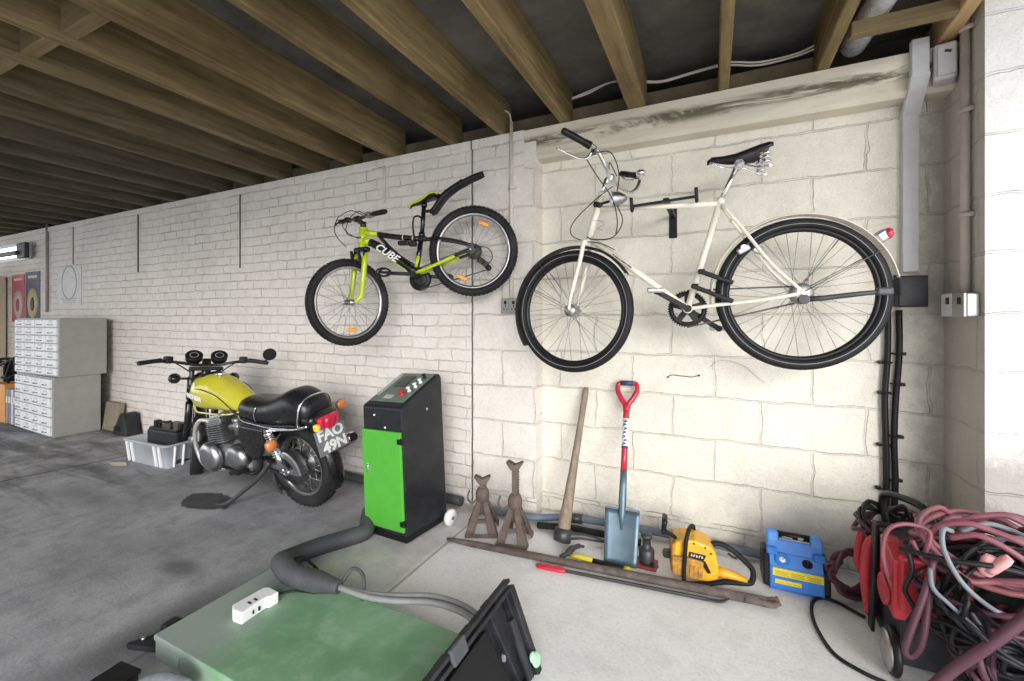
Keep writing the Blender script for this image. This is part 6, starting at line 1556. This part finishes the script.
def hose_reel():
    root = thing('hose_reel', 'dark round hose reel low in the heap of leads at the right edge', 'reel', (1.02, 2.02, .0))
    ax = V((-.35, -.92, .12)).normalized(); c = V((0, 0, .24))
    mb = MB(); mb.lathe([(.05, -.10), (.21, -.10), (.225, -.09), (.225, -.08), (.12, -.07), (.12, .07), (.225, .08), (.225, .09), (.21, .10), (.06, .10), (.05, .11), (0, .112)], c, ax, 40); mb.build('drum', M['black_dusty'], root)
    mb = MB(); mb.torus(.145, .028, 36, 8, ax='Z'); w = mb.build('wound_hose', M['maroon_cable'], root); w.matrix_local = Matrix.Translation(c) @ ax.to_track_quat('Z', 'Y').to_matrix().to_4x4()
    mb = MB(); mb.box((0, .06, .012), (.36, .3, .024), bev=.005); mb.bar((-.12, .08, .02), (0, .08, .24), .03, .03); mb.bar((.12, .08, .02), (0, .08, .24), .03, .03); mb.build('stand', M['black_plastic'], root)
hose_reel()

def lead(label, m, pts, r, k=8, group='leads in the heap at the right', cat='cable', name='lead', n=9):
    mb = MB(); p = cr(pts, k); p = [V((q.x, q.y, max(q.z, r))) for q in p]; mb.tube(p, r, n)
    return tag(mb.build(name, M[m]), label, cat, group)
def coil(label, m, c, R, r, turns, seed, tilt=(0, 0), squash=.55, thick=.1, name='cable_coil', zfloor=.01):
    rnd = random.Random(seed); pts = []; n = turns * 10
    Mx = Matrix.Rotation(tilt[0], 4, 'X') @ Matrix.Rotation(tilt[1], 4, 'Y')
    rj = [1 + rnd.uniform(-.2, .2) for _ in range(n + 1)]; hj = [rnd.uniform(-1, 1) for _ in range(n + 1)]
    for i in range(n + 1):
        a = 2 * PI * i / 10 + .25 * math.sin(i * 1.7)
        q = Mx @ V((R * rj[i] * math.cos(a), R * squash * rj[i] * math.sin(a), thick * hj[i] * .5))
        q = V(c) + q; pts.append(V((q.x, q.y, max(q.z, zfloor + r))))
    mb = MB(); mb.tube(cr(pts, 5), r, 8)
    return tag(mb.build(name, M[m]), label, 'cable', 'leads in the heap at the right')
coil('tangled maroon lead in the middle of the heap by the red charger', 'maroon_cable', (.86, 2.02, .44), .20, .009, 8, 1, (.5, -.3), .8, .16)
coil('coiled pink-red hose draped over the top of the heap', 'pink_cable', (.92, 2.06, .50), .22, .010, 4, 2, (.35, .1), .7, .14)
coil('coil of grey cable on the near side of the heap', 'grey_cable', (.93, 1.97, .40), .20, .0065, 4, 3, (.9, -.2), .8, .15)
coil('black cable tangled through the heap', 'black_cable', (.90, 1.96, .36), .21, .007, 14, 4, (.8, .2), .8, .22)
coil('dull maroon lead sagging low at the front of the heap', 'maroon_cable', (.96, 1.92, .22), .21, .010, 6, 6, (1.1, .1), .8, .18)
coil('thin black flex lying low against the hose reel', 'black_cable', (.98, 1.90, .22), .20, .007, 12, 8, (1.2, -.2), .8, .2)
coil('maroon lead looped over the back of the red charger', 'maroon_cable', (.70, 2.36, .43), .12, .009, 4, 9, (.3, .0), .8, .08)
coil('black lead looped over the back of the red charger', 'black_cable', (.70, 2.34, .45), .11, .008, 3, 10, (.4, .1), .8, .08)
Yh = 1.93
lead('pink-red lead arching over the top of the heap to the right edge', 'pink_cable', [at(925, 545, 2.05), at(935, 528, 2.02), at(964, 523, 1.99), at(992, 531, 1.97), at(1024, 544, 1.95), at(1050, 560, 1.95)], .010)
lead('second pink-red lead, lower, running to the right edge', 'pink_cable', [at(950, 538, 1.98), at(975, 535, 1.95), at(1000, 545, 1.93), at(1024, 560, 1.92), at(1045, 575, 1.92)], .0095)
lead('pale grey cable sweeping in one long curve down across the heap', 'grey_cable', [at(952, 531, 1.95), at(943, 530, 1.93), at(944, 550, 1.90), at(960, 580, 1.88), at(984, 603, 1.87), at(1008, 616, 1.87), at(1040, 620, 1.88)], .0075)
lead('pink-red lead looped over the front of the red charger', 'pink_cable', [at(893, 590, 2.04), at(883, 556, 2.0), at(888, 530, 1.98), at(908, 524, 1.98), at(930, 533, 1.98), at(922, 556, 1.96), at(912, 540, 1.98)], .007)
lead('mauve lead hanging in a long narrow loop in front of the red charger', 'maroon_cable', [at(934, 560, 1.93), at(924, 595, 1.90), at(911, 630, 1.88), at(905, 650, 1.88), at(912, 656, 1.88), at(922, 643, 1.88), at(928, 605, 1.90), at(932, 570, 1.93)], .0105)
lead('grey cable dropping diagonally below the long curve', 'grey_cable', [at(930, 568, 1.92), at(933, 588, 1.89), at(950, 605, 1.87), at(975, 628, 1.86), at(990, 650, 1.87)], .007)
lead('black cable running flat across the heap to the right edge', 'black_cable', [at(900, 548, 1.97), at(930, 556, 1.92), at(960, 562, 1.89), at(990, 566, 1.88), at(1030, 575, 1.88)], .0085)
lead('black cable dangling down the front of the red charger', 'black_cable', [at(906, 545, 1.98), at(912, 570, 1.96), at(905, 590, 1.96), at(915, 610, 1.94), at(908, 622, 1.95)], .008)
lead('pink-red hose arching high against the pier', 'pink_cable', [at(980, 528, 2.2), at(985, 519, 2.25), at(1003, 515, 2.3), at(1028, 520, 2.3), at(1050, 530, 2.3)], .012)
lead('grey cable over the top of the heap behind the pink lead', 'grey_cable', [at(960, 532, 2.08), at(985, 524, 2.1), at(1010, 530, 2.1), at(1040, 545, 2.05)], .009)
lead('stout mauve hose slanting up to the right at the bottom edge', 'maroon_cable', [at(930, 690, 1.80), at(955, 668, 1.80), at(990, 645, 1.78), at(1030, 615, 1.78)], .016, name='hose', cat='hose')
lead('stout mauve hose on the floor at the bottom edge by the charger wheel', 'maroon_cable', [V((.63, 1.98, .02)), V((.70, 1.90, .02)), V((.80, 1.86, .022)), V((.92, 1.84, .022))], .013, name='hose', cat='hose')
lead('black flex looping over the concrete floor in front of the red charger', 'black_cable', [V((.60, 2.36, .01)), V((.50, 2.44, .008)), V((.435, 2.42, .008)), V((.40, 2.33, .008)), V((.395, 2.2, .008)), V((.425, 2.06, .008)), V((.49, 2.0, .008)), V((.57, 1.97, .008)), V((.68, 1.95, .008)), V((.8, 1.93, .01))], .0075, name='flex', group=None)
def clamp():
    c = at(984, 565, 1.90)
    for k, (p, q, lab) in enumerate(((at(985, 575, 1.90), at(992, 556, 1.90), 'pink handle of a jump-lead clamp in the heap, the upright one'), (at(988, 572, 1.89), at(1010, 558, 1.88), 'pink handle of a jump-lead clamp in the heap, the slanting one'))):
        mb = MB(); mb.tube([p, p.lerp(q, .2), p.lerp(q, .8), q], [.012, .018, .018, .013], 10, flat=(.8, 1.2)); tag(mb.build('clamp_handle', mat('pale_pink', (.75, .36, .36), .5)), lab, 'clamp', 'jump-lead clamps')
clamp()
def air_chuck():
    # mauve hose coil at the side of the blue pack
    coil('mauve hose coiled tight between blue power pack and red charger', 'maroon_cable', (.585, 2.50, .13), .10, .010, 5, 12, (1.45, .6), .9, .05)
air_chuck()

# odds and ends: bits of wire on the blocks, a leaf on the floor
o = MB(); q = [at(668, 377, Y2 - .004), at(672, 375, Y2 - .006), at(682, 376, Y2 - .006), at(692, 377, Y2 - .006), at(699, 375.5, Y2 - .004)]
o.tube(cr(q, 4), .0022, 6); o.ball(q[0], .006, 8, 6); o.ball(q[-1], .006, 8, 6); tag(o.build('wall_wire', M['steel_dark']), 'bit of bent wire nailed to the blocks below the cranks of the cream bicycle', 'wire')
o = MB(); o.tube(cr([at(710, 367, Y2 - .003), at(718, 361, Y2 - .004), at(730, 361, Y2 - .004), at(744, 366, Y2 - .004), at(756, 376, Y2 - .004), at(765, 383, Y2 - .003)], 5), .0014, 6); tag(o.build('wall_wire', M['ink_grey']), 'thin pale wire curving over the blocks below the rear wheel of the cream bicycle', 'wire')
p = fl(118, 465); o = MB(); o.loft([[(p.x + a, p.y + b, .004 + .012 * c) for a, b, c in r] for r in ([(-.09, -.03, 1), (.0, -.045, .2), (.10, -.02, .6)], [(-.10, .0, .6), (.0, .0, .3), (.12, .01, .2)], [(-.07, .035, .2), (.01, .045, .8), (.08, .03, 1)])], closed=False)
tag(o.build('leaf', mat('dry_leaf', (.62, .6, .45), .7)), 'pale dry leaf on the floor left of the plastic tub', 'leaf')
# ================================================================== LIGHT AND CAMERA
w = bpy.data.worlds.new('overcast'); SC.world = w; w.use_nodes = True
bg = w.node_tree.nodes['Background']; bg.inputs['Color'].default_value = (.93, .96, 1, 1); bg.inputs['Strength'].default_value = 1.5
sun = bpy.data.lights.new('hazy_daylight', 'SUN'); sun.energy = 2.3; sun.angle = math.radians(34); sun.color = (1, .985, .96)
so = bpy.data.objects.new('hazy_daylight', sun); COL.objects.link(so)
so.rotation_euler = (V((-.62, 1.0, -.34))).to_track_quat('-Z', 'Y').to_euler(); so.location = (2, -4, 4)
cam = bpy.data.cameras.new('camera'); co = bpy.data.objects.new('camera', cam); COL.objects.link(co)
cam.sensor_width = 36; cam.lens = F_PX / 1024 * 36; cam.shift_y = -(340.5 - CY) / 1024; cam.clip_start = .02
co.location = (0, 0, CAM_H); co.rotation_euler = (PI / 2, 0, YAW)
SC.camera = co
vs = SC.view_settings; vs.view_transform = 'Standard'; vs.look = 'None'; vs.gamma = 1; vs.use_curve_mapping = False; vs.exposure = .45
